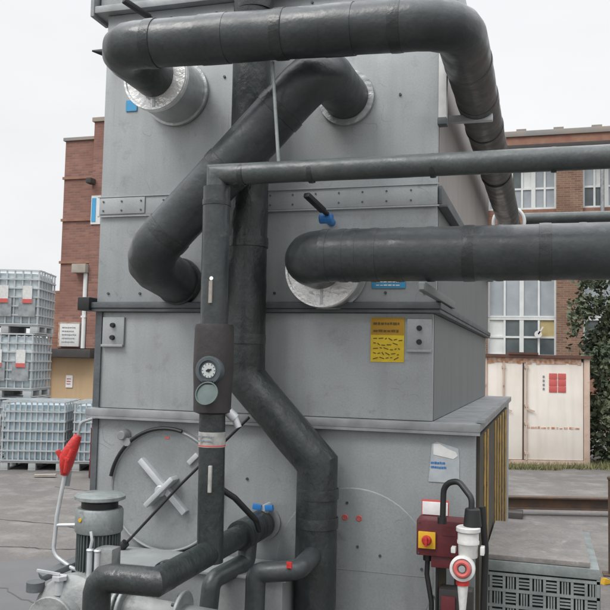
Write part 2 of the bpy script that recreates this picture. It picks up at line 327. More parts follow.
WL = {}
def link(o, parent=None, wl=Vector((0, 0, 0))):
    C.objects.link(o)
    if parent: o.parent = parent
    WL[o.name] = wl
def tag(o, label, cat=None, group=None, kind=None):
    if label: o['label'] = label
    if cat: o['category'] = cat
    if group: o['group'] = group
    if kind: o['kind'] = kind
    return o
def thing(name, loc, label, cat, group=None, rz=0):
    o = bpy.data.objects.new(name, None); o.location = loc; o.rotation_euler = (0, 0, rz); o.empty_display_size = .2
    link(o, None, Vector(loc)); return tag(o, label, cat, group)
SPLIT = {'tape_band', 'rivet', 'bolt', 'slat', 'pier', 'red_mark', 'corner_post', 'coping', 'skid_beam', 'board', 'wall_section', 'wing', 'ring_nut', 'riser', 'hinge_cam'}
def pieces(mb, gap=.0035):
    """the separate bodies of a mesh, each as a builder of its own"""
    bm = mb.bm; seen = set(); isl = []
    for v0 in bm.verts:
        if v0 in seen: continue
        st = [v0]; seen.add(v0); grp = []
        while st:
            v = st.pop(); grp.append(v)
            for e_ in v.link_edges:
                o_ = e_.other_vert(v)
                if o_ not in seen: seen.add(o_); st.append(o_)
        lo_ = [min(v.co[i] for v in grp) - gap for i in range(3)]; hi_ = [max(v.co[i] for v in grp) + gap for i in range(3)]
        isl.append([grp, lo_, hi_])
    out = []
    for g_ in isl:
        hit = [o_ for o_ in out if all(o_[1][i] <= g_[2][i] and g_[1][i] <= o_[2][i] for i in range(3))]
        for o_ in hit:
            out.remove(o_); g_ = [g_[0] + o_[0], [min(a, b) for a, b in zip(g_[1], o_[1])], [max(a, b) for a, b in zip(g_[2], o_[2])]]
        out.append(g_)
    res = []
    for grp, _, _ in out:
        n_ = MB(); vm = {v: n_.bm.verts.new(v.co) for v in grp}
        for f in {f for v in grp for f in v.link_faces}: n_.bm.faces.new([vm[v] for v in f.verts])
        res.append(n_)
    return res
def part(name, mb, m, parent, label=None, local=False, ang=38):
    """mesh given in world coordinates (or local=True), stored relative to its parent"""
    if name in SPLIT:
        ps = pieces(mb)
        if len(ps) > 1:
            mb.bm.free()
            return [part1(name, q, m, parent, label, local, ang) for q in ps][0]
    return part1(name, mb, m, parent, label, local, ang)
def part1(name, mb, m, parent, label=None, local=False, ang=38):
    me = mb.mesh(name, G[m] if isinstance(m, str) else m, ang)
    pw = WL[parent.name]
    if not local: me.transform(Matrix.Translation(-pw))
    o = bpy.data.objects.new(name, me); link(o, parent, pw)
    if label: o['label'] = label
    return o
def solo(name, mb, m, label, cat, group=None, kind=None, ang=38):
    me = mb.mesh(name, G[m] if isinstance(m, str) else m, ang)
    co = [v.co for v in me.vertices]
    b = Vector(((min(c.x for c in co) + max(c.x for c in co)) / 2, (min(c.y for c in co) + max(c.y for c in co)) / 2, min(c.z for c in co)))
    me.transform(Matrix.Translation(-b)); o = bpy.data.objects.new(name, me); o.location = b; link(o, None, b)
    return tag(o, label, cat, group, kind)
def copy_tree(o, parent=None):
    c = o.copy(); C.objects.link(c); c.parent = parent
    for ch in [x for x in bpy.data.objects if x.parent == o]: copy_tree(ch, c)
    return c
def bolts(pts, r=0.008, h=0.007, d=(0, -1, 0)):
    m = MB(); d = Vector(d)
    for p in pts: m.cyl(Vector(p) - d * 0.004, Vector(p) + d * h, r, r * .85, 8)
    return m

# ------------------------------------------------------------ ground
def sheet(x0, x1, y0, y1, z, nx=1, ny=1):
    m = MB(); vs = [[m.bm.verts.new((x0 + (x1 - x0) * i / nx, y0 + (y1 - y0) * j / ny, z)) for j in range(ny + 1)] for i in range(nx + 1)]
    for i in range(nx):
        for j in range(ny): m.bm.faces.new((vs[i][j], vs[i + 1][j], vs[i + 1][j + 1], vs[i][j + 1]))
    return m
def blob(cx, cy, rx, ry, z, seed, n=40, rot=0):
    m = MB(); vs = []
    for i in range(n):
        a = 2 * math.pi * i / n; k = 1 + .25 * noise.noise(Vector((math.cos(a) * 1.5, math.sin(a) * 1.5, seed)))
        x = rx * k * math.cos(a); y = ry * k * math.sin(a)
        vs.append(m.bm.verts.new((cx + x * math.cos(rot) - y * math.sin(rot), cy + x * math.sin(rot) + y * math.cos(rot), z)))
    m.bm.faces.new(vs); return m
g = solo('ground', sheet(-900, 900, -60, 1700, 0), 'asphalt', 'worn grey asphalt yard', None, kind='structure')
p = solo('ground_patch', blob(-4.9, 6.9, 1.5, 0.9, .004, 3.1, rot=.3), 'tar', 'darker bluish repair patch in the asphalt', None, kind='structure')
cm = MB()
for (x0, y0, x1, y1, sd_) in [(-8.4, 9.6, -3.2, 8.9, 1), (-7.9, 12.0, -3.0, 11.2, 2), (-6.8, 7.9, -3.6, 8.6, 5), (-6.0, 7.0, -3.3, 6.0, 9)]:
    N = 40; prev = None
    for i in range(N + 1):
        t = i / N; x = x0 + (x1 - x0) * t; y = y0 + (y1 - y0) * t + .16 * noise.noise(Vector((t * 6, sd_, 0))) + .05 * noise.noise(Vector((t * 25, sd_, 0)))
        wd = .010 + .008 * noise.noise(Vector((t * 13, sd_, 4)))
        a = cm.bm.verts.new((x, y - wd, .006)); b = cm.bm.verts.new((x, y + wd, .006))
        if prev: cm.bm.faces.new((prev[0], a, b, prev[1]))
        prev = (a, b)
solo('asphalt_cracks', cm, 'crack', 'dark tar filled cracks crossing the asphalt', None, kind='structure')

rnd = random.Random(31); m = MB()
for k in range(1500):
    a_ = rnd.random(); x = -9 + 12 * rnd.random(); y = 5.5 + 11 * rnd.random() ** .8
    if noise.noise(Vector((x * .8, y * .8, 2))) < -.05: continue
    s_ = rnd.uniform(.004, .016); q = [m.bm.verts.new((x + s_ * math.cos(t + a_ * 6) * rnd.uniform(.6, 1.2), y + s_ * math.sin(t + a_ * 6), .004)) for t in (0, 2.1, 4.2)]
    tp = m.bm.verts.new((x, y, .004 + s_ * .8))
    for i in range(3): m.bm.faces.new((q[i], q[(i + 1) % 3], tp))
solo('grit', m, 'concrete', 'loose grit and small stones scattered over the asphalt', 'grit', kind='stuff')

# ------------------------------------------------------------ brick building, left
def writing(x0, x1, z0, z1, y, rows, seed, fill=.8, th=.003, hfrac=.45):
    """illegible small print as short raised strokes"""
    rnd = random.Random(seed); m = MB(); rh = (z1 - z0) / rows
    for r_ in range(rows):
        z = z1 - (r_ + .5) * rh; x = x0
        end = x0 + (x1 - x0) * rnd.uniform(fill, 1)
        while x < end:
            l = (x1 - x0) * rnd.uniform(.05, .16)
            m.box(x, min(x + l, x1), y - th, y, z - rh * hfrac / 2 * rnd.uniform(.6, 1), z + rh * hfrac / 2 * rnd.uniform(.6, 1)); x += l + (x1 - x0) * .035
    return m
bl = thing('brick_building', (-12.6, 24, 0), 'tall red brick building with pale stone bands left of the cooling tower', 'building')
m = MB(); m.box(-14.62, -13.55, 22, 26, 2.45, 9.02); m.box(-14.62, -10.0, 22.3, 26, 0, 9.0); part('wall', m, 'brickL', bl)
m = MB(); m.box(-13.547, -10.0, 21.9, 22.297, 2.45, 9.55); part('pilaster', m, 'brickL', bl)
m = MB(); m.box(-14.98, -14.623, 22.05, 25, 0, 4.25); part('side_buttress', m, 'brickLL', bl, 'orange brick lower buttress')
m = MB(); m.box(-14.68, -13.56, 21.94, 26.02, 9.022, 9.12); m.box(-13.6, -9.9, 21.84, 22.36, 9.552, 9.68); part('coping', m, 'coping', bl)
for z, mt_ in ((7.82, 'stone_red'), (6.48, 'stone_red'), (5.14, 'stone_red')):
    m = MB(); m.box(-14.66, -13.55, 21.95, 21.998, z - .04, z + .04); part('band_course', m, mt_, bl)
m = MB(); m.box(-15.3, -12.9, 21.1, 21.9, 2.16, 2.42, .02); part('canopy', m, 'darkwood', bl)
m = MB(); m.box(-14.98, -12.9, 21.6, 21.88, 0, 2.15); part('boarding', m, 'tan', bl, 'tan boarded wall under the canopy')
m = MB(); m.box(-15.0, -14.55, 21.5, 21.597, 0, 2.14); m.box(-14.75, -14.7, 21.44, 21.498, 0, 2.1); part('board', m, 'pinkwood', bl, 'reddish board at the left end')
m = MB(); m.box(-13.98, -13.75, 21.57, 21.597, 1.25, 1.62); nb = part('notice', m, 'paperw', bl, 'small white notice on the boarding')
part('print', writing(-13.95, -13.8, 1.32, 1.55, 21.568, 3, 5), 'redink', nb)
m = MB(); m.cyl((-13.66, 21.93, 2.45), (-13.66, 21.93, 4.8), .07, n=16); m.box(-13.74, -13.58, 21.86, 21.96, 3.4, 3.46); part('downpipe', m, 'winframe', bl, 'white vertical downpipe')
m = MB(); m.box(-14.05, -13.56, 21.72, 21.99, 4.78, 5.06, .02); part('hopper_box', m, 'stone', bl)
m = MB(); m.box(-13.53, -13.2, 21.86, 21.898, 6.3, 7.2); wf = part('window', m, 'winframe', bl)
m = MB(); m.box(-13.5, -13.36, 21.845, 21.858, 6.38, 7.12); part('pane', m, 'bluelab', wf)
m = MB(); m.box(-14.5, -13.8, 21.9, 21.997, 2.5, 3.24, .01); sg = part('sign_board', m, 'white', bl, 'white notice board above the canopy')
part('print', writing(-14.4, -13.9, 2.58, 3.14, 21.897, 5, 8, hfrac=.4), 'greyink', sg)
m = MB(); m.box(-14.52, -13.78, 21.885, 21.9, 3.235, 3.255); m.box(-14.525, -14.5, 21.885, 21.9, 2.5, 3.25); part('edge_trim', m, 'rustline', sg)
m = MB(); m.box(-13.6, -13.42, 21.6, 21.895, 7.55, 7.72, .02); part('wall_lamp', m, 'darkwood', bl)

# ------------------------------------------------------------ factory, right
rb = thing('factory_building', (2, 33, 0), 'long brown brick factory with white framed windows behind the white container', 'building')
piers = [(-2.9 + 3.3 * k, -2.0 + 3.3 * k) for k in range(-1, 6)]
X0, X1 = piers[0][0], piers[-1][1]
m = MB()
for a, b in piers: m.box(a, b, 30, 30.6, 0, 10.0)
part('pier', m, 'brickR', rb)
m = MB(); m.box(X0, X1, 30.15, 30.6, 0, 2.55); m.box(X0, X1, 30.15, 30.6, 6.05, 7.9); m.box(X0, X1, 30.15, 30.6, 9.45, 10.0)
m.box(X0, X1, 30.6, 38, 9.2, 9.99); m.box(X0, X0 + .4, 30.6, 38, 0, 9.19); m.box(X0, X1, 37.6, 38, 0, 9.19); part('wall_section', m, 'brickLL', rb)
m = MB(); m.box(X0 - .1, X1 + .1, 29.7, 30.7, 10.003, 10.2, .02); part('cornice', m, 'darkwood', rb)
m = MB(); m.box(X0, X1, 29.95, 30.6, 10.203, 10.55); part('parapet', m, 'stone_red', rb)
m = MB(); m.box(X0 - .05, X1 + .05, 29.88, 30.65, 10.553, 10.76, .02)
for k in range(14): m.box(X0 + 1.3 * k, X0 + 1.3 * k + .35, 29.9, 30.4, 10.76, 10.83)
part('coping', m, 'coping', rb)
def window(x0, x1, z0, z1, cols, rows, kinds, split=None):
    f = MB(); y0, y1 = 30.2, 30.32; t = .07
    f.box(x0, x1, y0, y1, z0, z0 + t); f.box(x0, x1, y0, y1, z1 - t, z1); f.box(x0, x0 + t, y0, y1, z0 + t, z1 - t); f.box(x1 - t, x1, y0, y1, z0 + t, z1 - t)
    for c in range(1, cols):
        x = x0 + (x1 - x0) * c / cols; tt = .035 if (c % 2) else .075
        f.box(x - tt, x + tt, y0 + .01, y1, z0 + t, z1 - t)
    for r_ in range(1, rows):
        z = z0 + (z1 - z0) * r_ / rows; f.box(x0 + t, x1 - t, y0 + .02, y1 - .01, z - .035, z + .035)
    wo_ = part('window', f, 'winframe', rb)
    for kname in sorted(set(kinds)):
        pm = MB()
        for i, kk in enumerate(kinds):
            if kk != kname: continue
            c, r_ = i % cols, i // cols
            pm.box(x0 + (x1 - x0) * c / cols + .01, x0 + (x1 - x0) * (c + 1) / cols - .01, 30.26, 30.28, z0 + (z1 - z0) * r_ / rows + .01, z0 + (z1 - z0) * (r_ + 1) / rows - .01)
        part('pane', pm, kname, wo_)
rn = random.Random(11)
for k in range(len(piers) - 1):
    a, b = piers[k][1] + .003, piers[k + 1][0] - .003
    window(a, b, 7.903, 9.447, 6, 2, [rn.choice(['frost', 'frost', 'pane', 'winframe']) for _ in range(12)])
    window(a, b, 3.95, 6.047, 4, 1, ['frost', 'frost', 'frost', 'frost'])
    low = [('winframe' if rn.random() < .2 else 'pane') for _ in range(8)]
    if k == 1: low = ['winframe', 'pane', 'pane', 'pane', 'winframe', 'pane', 'pane', 'blind']
    window(a, b, 2.553, 3.94, 4, 2, low)
m = MB(); m.cyl((-.22, 30.12, 3.35), (-.22, 30.0, 3.35), .13, n=18); m.bar((-.22, 30.06, 3.35), (-.05, 30.06, 3.62), .12, .05); part('extractor_vent', m, 'white', rb)
m = MB(); m.cyl((1.95, 29.9, 0), (1.95, 29.9, 10), .07, n=12); part('downpipe', m, 'flange', rb)

# ------------------------------------------------------------ container
def rotz_at(x, y, z, a): return Matrix.Translation((x, y, z)) @ Matrix.Rotation(R(a), 4, 'Z')
ct = thing('shipping_container', (-1.35, 18.45, 0), 'rust stained white steel container with red blocky emblem on its door', 'container', rz=R(17))
W, Hc, Dp = 2.43, 2.44, 5.8
m = MB(); m.box(.08, W - .08, .1, Dp, .12, Hc - .1)
for k in range(24): m.box(W - .08, W - .045, .25 + k * .23, .37 + k * .23, .15, Hc - .12)
part('body', m, 'contain', ct, local=True)
m = MB()
for x in (0, W - .13): m.box(x, x + .13, 0, .14, 0, Hc - .05, .01)
m.box(.13, W - .13, 0, .12, .03, .12); part('corner_post', m, 'contain_fr', ct, local=True)
m = MB(); m.box(-.02, W + .02, -.05, Dp, Hc - .05, Hc + .02); m.box(.6, 1.25, -.08, .1, Hc + .02, Hc + .07); part('roof_rail', m, 'contain_top', ct, local=True)
m = MB(); m.box(0, W, .02, Dp, .0, .028); part('floor_rail', m, 'rust', ct, local=True)
for (a, b) in ((.14, .93), (.96, W - .14)):
    m = MB(); m.box(a, b, .03, .085, .13, Hc - .13, .008); d_ = part('door', m, 'contain', ct, local=True)
    if a > .5:
        m = MB()
        for i in range(2):
            for j in range(3): m.box(a + .56 + i * .20, a + .74 + i * .20, .018, .031, 1.63 + j * .145, 1.765 + j * .145, .006)
            m.box(a + .60 + i * .20, a + .70 + i * .20, .02, .031, 1.7, 1.99)
        em = part('emblem', m, 'redink', d_, 'red emblem of two stacked columns', local=True)
        m = MB()
        for i in range(4): m.box(a + .42, a + .46, .02, .03, 1.68 + i * .09, 1.73 + i * .09)
        part('lettering', m, 'greyink', d_, local=True)
        m = MB(); rr_ = random.Random(3); x = a + .08
        while x < b - .12:
            l = rr_.uniform(.03, .12); m.box(x, x + l, .022, .031, .82, .82 + rr_.uniform(.02, .05)); x += l + rr_.uniform(.01, .05)
        part('faded_lettering', m, 'rustline', d_, local=True)
    m = MB()
    for x in ((a + .36, ) if a < .5 else (a + .05, )):
        m.cyl((x, 0, .12), (x, 0, Hc - .14), .018, n=10)
        for z in (.25, .9, 1.3, 2.15): m.box(x - .04, x + .04, -.015, .029, z, z + .05)
    m.bar((x, -.01, 1.25), (x + .18, -.01, 1.2), .02, .03)
    part('locking_bar', m, 'contain_fr', d_, local=True)
m = MB(); m.box(.931, .959, .02, .07, .13, Hc - .13); part('door_seal', m, 'rust', ct, local=True)
m = MB(); x = .14; rr_ = random.Random(8)
while x < W - .2:
    l = rr_.uniform(.05, .2); m.box(x, min(x + l, W - .14), .018, .032, Hc - .135 - rr_.uniform(.015, .06), Hc - .055); x += l
part('rust_streaks', m, 'rustline', ct, local=True)

# ------------------------------------------------------------ totes (IBC)
def make_tote(bott, cells):
    t = bpy.data.objects.new('bulk_liquid_tote', None); link(t)
    w_, d_, h_ = 1.36, 1.2, 1.32; pb = .17
    m = MB(); m.box(.04, w_ - .04, .04, d_ - .04, pb + .01, h_ - .06, .07); 
    for k in range(5): m.box(.03, w_ - .03, .03, d_ - .03, pb + .14 + k * .2, pb + .20 + k * .2, .02)
    m.cyl((w_ / 2, d_ / 2, h_ - .07), (w_ / 2, d_ / 2, h_ - .02), .12, n=18)
    part('bottle', m, bott, t, local=True)
    m = MB(); r = .014
    for k in range(cells + 1):
        x = .02 + (w_ - .04) * k / cells
        for y in (.015, d_ - .015): m.bar((x, y, pb), (x, y, h_), r * 2, r * 2)
    for k in range(7):
        y = .02 + (d_ - .04) * k / 6
        for x in (.015, w_ - .015): m.bar((x, y, pb), (x, y, h_), r * 2, r * 2)
    for k in range(7):
        z = pb + .015 + (h_ - pb - .03) * k / 6
        for y in (0, d_): m.bar((0, y, z), (w_, y, z), r * 2, r * 2)
        for x in (0, w_): m.bar((x, 0, z), (x, d_, z), r * 2, r * 2)
    for y in (.35, .85): m.bar((0, y, h_), (w_, y, h_), .03, .03)
    part('cage', m, 'cage', t, local=True)
    m = MB()
    m.box(0, w_, 0, d_, pb - .035, pb, .006)
    for x in (0, w_ / 2 - .08, w_ - .16):
        for y in (0, d_ / 2 - .07, d_ - .14): m.box(x, x + .16, y, y + .14, .02, pb - .036, .01)
        m.box(x, x + .16, 0, d_, 0, .02)
    part('pallet', m, 'palletw', t, local=True)
    return t
def tote_plates(t, xs, z=.62):
    for x in xs:
        m = MB(); m.box(x, x + .34, -.045, -.03, z - .28, z + .1); part('back_plate', m, 'flange', t, 'grey sheet plate wired to the cage', local=True)
        m = MB(); m.box(x + .08, x + .27, -.06, -.047, z, z + .36); pl_ = part('label_plate', m, 'white', t, local=True)
        m = MB(); m.box(x + .08, x + .27, -.066, -.0605, z, z + .085); part('red_panel', m, 'redink', pl_, local=True)
tA = make_tote('bottle2', 11); tA.location = (-10.0, 13.33, 0); tA.rotation_euler.z = R(19); tA.scale = (.88, 1, 1)
tag(tA, 'bluish water filled caged tote standing in front of the tall stack at left', 'tote', 'caged totes in the yard')
tB = copy_tree(tA); c_, s_ = math.cos(R(19)), math.sin(R(19)); tB.location = (-10.0 + 1.36 * c_, 13.33 + 1.36 * s_ , 0)
tag(tB, 'bluish caged tote half hidden behind the red nozzle and the cooling tower edge', 'tote', 'caged totes in the yard')
tS = make_tote('bottle', 8); tote_plates(tS, (.47, .96))
names = ['pale caged tote with two red and white plates, topmost of the left stack', 'pale caged tote with two red and white plates, just above the bluish front tote', 'pale caged tote on the ground behind the bluish front tote']
for i, z in enumerate((2.66, 1.33, 0)):
    o = tS if i == 0 else copy_tree(tS)
    o.location = (-11.42 + (.03, -.04, 0)[i], 14.04, z); o.rotation_euler.z = R(17 + (1.5, -1, 0)[i]); tag(o, names[i], 'tote', 'caged totes in the yard')

# small things in the yard
m = MB(); m.lathe([(0, 0), (.28, 0), (.29, .02), (.28, .3), (.295, .32), (.28, .34), (.28, .6), (.295, .62), (.28, .64), (.28, .88), (.29, .9), (.26, .9), (.26, .88), (0, .88)], (-7.72, 13.3, 0), n=28)
solo('drum', m, 'red', 'dark red drum standing between the second tote and the cooling tower', 'drum')
m = MB(); m.bar((-8.85, 12.78, .03), (-8.5, 12.93, .04), .10, .04)
solo('timber_offcut', m, 'stone', 'small pale timber offcut lying on the asphalt by the front tote', 'offcut')
m = MB(); bb = .085
m.bar((-1.6, 12.2, .26), (3.6, 13.8, .26), .16, .02); m.bar((-1.6, 12.2, .10), (3.6, 13.8, .10), .16, .02); m.bar((-1.6, 12.2, .18), (3.6, 13.8, .18), .02, .14)
solo('steel_beam', m, 'rust', 'long rusty steel beam lying on blocks across the yard', 'beam')
for x, y, l in ((-.42, 12.35, 'dark timber block under the beam near the striped guard'), (2.4, 13.3, 'dark timber block under the far right end of the beam')):
    m = MB(); m.box(x - .09, x + .12, y - .15, y + .15, 0, .088, .008); solo('timber_block', m, 'darkwood', l, 'block', 'blocks under the steel beam')
m = MB(); m.cyl((.70, 9.35, 0), (.70, 9.35, 1.02), .045, n=20); m.cyl((.70, 9.35, 1.0), (.70, 9.35, 1.04), .055, n=20, bev=.01); m.box(.6, .8, 9.25, 9.45, 0, .015)
solo('bollard', m, 'rust', 'thin rusty dark bollard at the right edge of the yard', 'bollard')
m = MB(); m.prism([(0, 0), (.09, .01), (.07, .05), (.02, .06)], 0, .06, Matrix.Translation((.58, 8.9, 0)) @ Matrix.Rotation(.6, 4, 'Z'))
solo('litter', m, 'yellow', 'crumpled orange wrapper on the asphalt beside the bollard', 'litter')

# ------------------------------------------------------------ ivy tree and weeds
def leaves(mb, c, rad, n, sz, rnd, thresh=-.12, fs=1.3):
    k = 0; tries = 0
    while k < n and tries < n * 8:
        tries += 1
        v = Vector((rnd.uniform(-1, 1), rnd.uniform(-1, 1), rnd.uniform(-1, 1)))
        L_ = v.length
        edge = 1 + .35 * noise.noise(Vector(c) * .3 + v.normalized() * 2.3) if L_ > 1e-3 else 1
        if L_ > edge or L_ < .35: continue
        P = Vector(c) + Vector((v.x * rad[0], v.y * rad[1], v.z * rad[2]))
        if P.z < .03: continue
        if noise.noise(P * fs) < thresh: continue
        a = Vector((rnd.gauss(0, 1), rnd.gauss(0, 1), rnd.gauss(0, .7))).normalized(); b = a.cross(Vector((rnd.gauss(0, 1), rnd.gauss(0, 1), rnd.gauss(0, 1)))).normalized()
        s_ = sz * rnd.uniform(.4, 1.7)
        vs = [mb.bm.verts.new(P + a * s_), mb.bm.verts.new(P + b * s_ * .6 + a * s_ * .2), mb.bm.verts.new(P - a * s_ * .8), mb.bm.verts.new(P - b * s_ * .6 + a * s_ * .1)]
        mb.bm.faces.new(vs); k += 1
tr = thing('ivy_tree', (2.2, 20.3, 0), 'dark green ivy covered tree growing beside the white container', 'tree')
m = MB(); m.tube(fillet([(2.2, 20.3, 0), (2.25, 20.3, 1.6), (2.1, 20.35, 3.0), (2.3, 20.3, 4.2)], .4, 3, .3), .14, n=10, lump=.3, rf=lambda i, K: 1 - .7 * i / K)
for a_, b_, r_ in [((2.2, 20.3, 1.5), (1.4, 20.2, 2.9), .06), ((2.15, 20.3, 2.2), (2.9, 20.5, 3.4), .06), ((2.12, 20.3, 2.8), (1.6, 20.0, 3.9), .045), ((2.2, 20.3, 1.0), (2.9, 19.9, 1.9), .05)]:
    m.tube([a_, Vector(a_).lerp(Vector(b_), .5) + Vector((0, 0, .12)), b_], r_, n=8, rf=lambda i, K: 1 - .6 * i / K)
part('trunk', m, 'bark', tr)
rnd = random.Random(7); m = MB()
for c0, rad, n_ in [((2.0, 20.2, 1.1), (1.35, 1.0, 1.25), 5600), ((1.7, 20.2, 2.6), (1.0, .9, 1.1), 4600), ((2.75, 20.3, 2.9), (1.2, 1, 1.2), 3200), ((1.5, 20.1, 3.9), (.75, .7, .75), 1700), ((2.7, 20.2, 4.2), (1.0, .8, .8), 1700), ((1.0, 20.2, 3.1), (.5, .45, 1.2), 800), ((1.1, 20.3, 4.5), (.5, .4, .4), 160)]:
    leaves(m, c0, rad, n_, .06, rnd)
part('crown', m, 'leaf', tr)
m = MB(); rnd = random.Random(9)
for k in range(5200):
    x = rnd.uniform(-1.4, 4.5); y = 18.2 + (x + 1.35) * .3 + abs(rnd.gauss(0, .35)) - .5 + (.9 if x > 1 else 0) * rnd.random()
    if x < .98 and y > 18.40 + (x + 1.35) * .3: y = 18.38 + (x + 1.35) * .3 - rnd.random() * .5
    if noise.noise(Vector((x * 1.5, y * 1.5, 0))) < -.15: continue
    h = rnd.uniform(.04, .16); dx, dy = rnd.gauss(0, .04), rnd.gauss(0, .04); a_ = rnd.random() * 3.14
    ux, uy = math.cos(a_) * .012, math.sin(a_) * .012
    m.bm.faces.new([m.bm.verts.new((x - ux, y - uy, 0)), m.bm.verts.new((x + ux, y + uy, 0)), m.bm.verts.new((x + dx, y + dy, h))])
solo('weeds', m, 'grass', 'dry weeds along the foot of the white container', 'weeds', kind='stuff')

# ------------------------------------------------------------ cooling tower
YB = 6.75
ctw = thing('cooling_tower', (-1.2, 5.0, 0), 'tall grey sheet metal cooling tower of stacked casings wrapped by lagged pipes', 'cooling tower')
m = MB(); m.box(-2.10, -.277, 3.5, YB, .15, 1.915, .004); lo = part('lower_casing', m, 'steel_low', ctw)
m = MB()
for y0 in (3.5, 5.1, YB - .12): m.box(-2.1, -.3, y0 + .005, y0 + .12, 0, .149)
part('skid_beam', m, 'dark_flange', ctw)
m = MB(); m.box(-2.098, -.463, 3.506, YB - .02, 1.955, 2.42, .004); part('middle_casing', m, 'steel', ctw)
m = MB(); m.box(-.4625, -.4605, 3.53, YB - .04, 1.957, 2.418); part('side_panel', m, 'steel_side', ctw, 'darker right side panel')
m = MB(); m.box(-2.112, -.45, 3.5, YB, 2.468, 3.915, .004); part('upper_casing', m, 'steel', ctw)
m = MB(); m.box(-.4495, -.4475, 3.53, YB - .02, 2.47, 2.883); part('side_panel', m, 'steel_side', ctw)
m = MB(); m.box(-.4495, -.4475, 3.53, YB - .02, 2.987, 3.914); part('side_panel', m, 'side_beige', ctw, 'beige upper right side panel')
m = MB(); m.box(-2.15, -.42, 3.49, YB, 3.955, 4.22, .004); part('top_casing', m, 'steel', ctw)
m = MB(); m.lathe([(0, 0), (.6, 0), (.55, .25), (.6, .35), (.57, .35), (.52, .25), (0, .2)], (-1.28, 5.0, 4.22), n=40); part('fan_cowl', m, 'flange', ctw)
# flanges
m = MB(); m.box(-2.13, -.258, 3.462, YB + .02, 1.917, 1.953, .005); m.box(-2.13, -.258, 3.458, 3.47, 1.905, 1.917)
part('flange', m, 'flange', ctw)
m = MB(); m.box(-2.135, -.425, 3.468, YB + .02, 2.438, 2.466, .004); m.box(-2.13, -.43, 3.475, YB + .02, 2.421, 2.437, .003); f2 = part('flange', m, 'dark_flange', ctw, 'dark flange between the middle and upper casings')
m = MB(); m.box(-2.19, -2.125, 3.45, 3.56, 2.425, 2.49, .005); part('end_bracket', m, 'black', f2)
m = MB(); m.box(-2.165, -.40, 3.455, YB + .02, 3.917, 3.953, .004); m.box(-2.185, -2.165, 3.45, 3.6, 3.90, 4.1, .004); f4 = part('flange', m, 'flange', ctw)
# seam strip with rivets
m = MB(); m.box(-2.112, -.448, 3.486, 3.499, 2.895, 2.985, .003); 
m.box(-2.118, -.44, 3.484, 3.4858, 2.887, 2.894); m.box(-2.118, -.44, 3.480, 3.4855, 2.983, 2.989, .001)
st = part('seam_strip', m, 'steel', ctw)
m = MB(); m.box(-.4475, -.43, 3.50, YB, 2.90, 2.98, .003); m.box(-.4475, -.405, 3.50, YB, 2.885, 2.899, .002); part('side_strip', m, 'dark_flange', st)
part('rivet', bolts([(x, 3.486, z) for z in (2.917, 2.962) for x in [-2.09 + i * .109 for i in range(15)]], .0048, .004), 'dark_flange', st)
m = MB(); m.box(-2.105, -1.86, 3.480, 3.4855, 2.90, 2.98, .002); part('cover_plate', m, 'steel', st)
part('rivet', bolts([(x, 3.480, z) for z in (2.917, 2.962) for x in (-2.085, -1.985, -1.88)], .0052, .004), 'dark_flange', st)
m = MB(); m.box(-2.112, -2.078, 3.495, 3.505, 1.956, 2.42); part('corner_strip', m, 'dark_flange', ctw, 'dark corner strip at the left edge')
m = MB(); m.box(-2.106, -2.075, 3.492, 3.4995, .5, 1.9); part('corner_strip', m, 'dark_flange', ctw)
# corner plates with two bolts
for x0, x1 in ((-2.072, -1.955), (-.575, -.468)):
    m = MB(); m.box(x0, x1, 3.494, 3.5055, 2.255, 2.395, .003); m.box(x0, x1, 3.482, 3.494, 2.25, 2.262, .002); cp = part('corner_plate', m, 'steel', ctw)
    part('bolt', bolts([((x0 + x1) / 2 + .0, 3.494, 2.355), ((x0 + x1) / 2, 3.494, 2.295)], .013, .016), 'black', cp)
# face rivets, small blemishes
pts = [(x, 3.5, 2.51) for x in [-2.05 + .172 * i for i in range(10)]] + [(x, 3.5, 3.87) for x in [-2.0 + .24 * i for i in range(7)]] + [(-1.47, 3.5, 3.55), (-.62, 3.5, 3.40), (-.47, 3.5, 3.1)]
part('rivet', bolts(pts, .007), 'bolt', ctw)
part('rivet', bolts([(-1.3, 3.5, 1.66), (-.9, 3.5, 1.565), (-.83, 3.5, 1.585), (-.78, 3.5, 1.40), (-.68, 3.5, 1.37), (-.5, 3.5, 1.33), (-.45, 3.5, 1.22), (-.42, 3.5, 1.55)], .007), 'bolt', ctw)
m = MB(); m.cyl((-2.08, 3.44, 3.70), (-2.135, 3.4, 3.70), .022, .004, 10); part('peg', m, 'black', ctw)
# light channel at the top right corner
m = MB(); m.box(-.443, -.408, 3.44, 3.488, 3.265, 3.90, .004); cc_ = part('corner_channel', m, 'paperw', ctw); m = MB(); m.box(-.446, -.405, 3.437, 3.489, 3.235, 3.264, .003); part('end_cap', m, 'dark_flange', cc_)
# side arm under the big lower pipe
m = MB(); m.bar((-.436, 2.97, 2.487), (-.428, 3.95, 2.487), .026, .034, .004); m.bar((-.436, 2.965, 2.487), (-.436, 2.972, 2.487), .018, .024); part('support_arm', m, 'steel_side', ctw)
# top flange of side: bracket to pipe
m = MB(); m.bar((-.45, 3.88, 3.385), (-.24, 3.88, 3.385), .035, .035, .003); part('pipe_bracket', m, 'light', ctw)
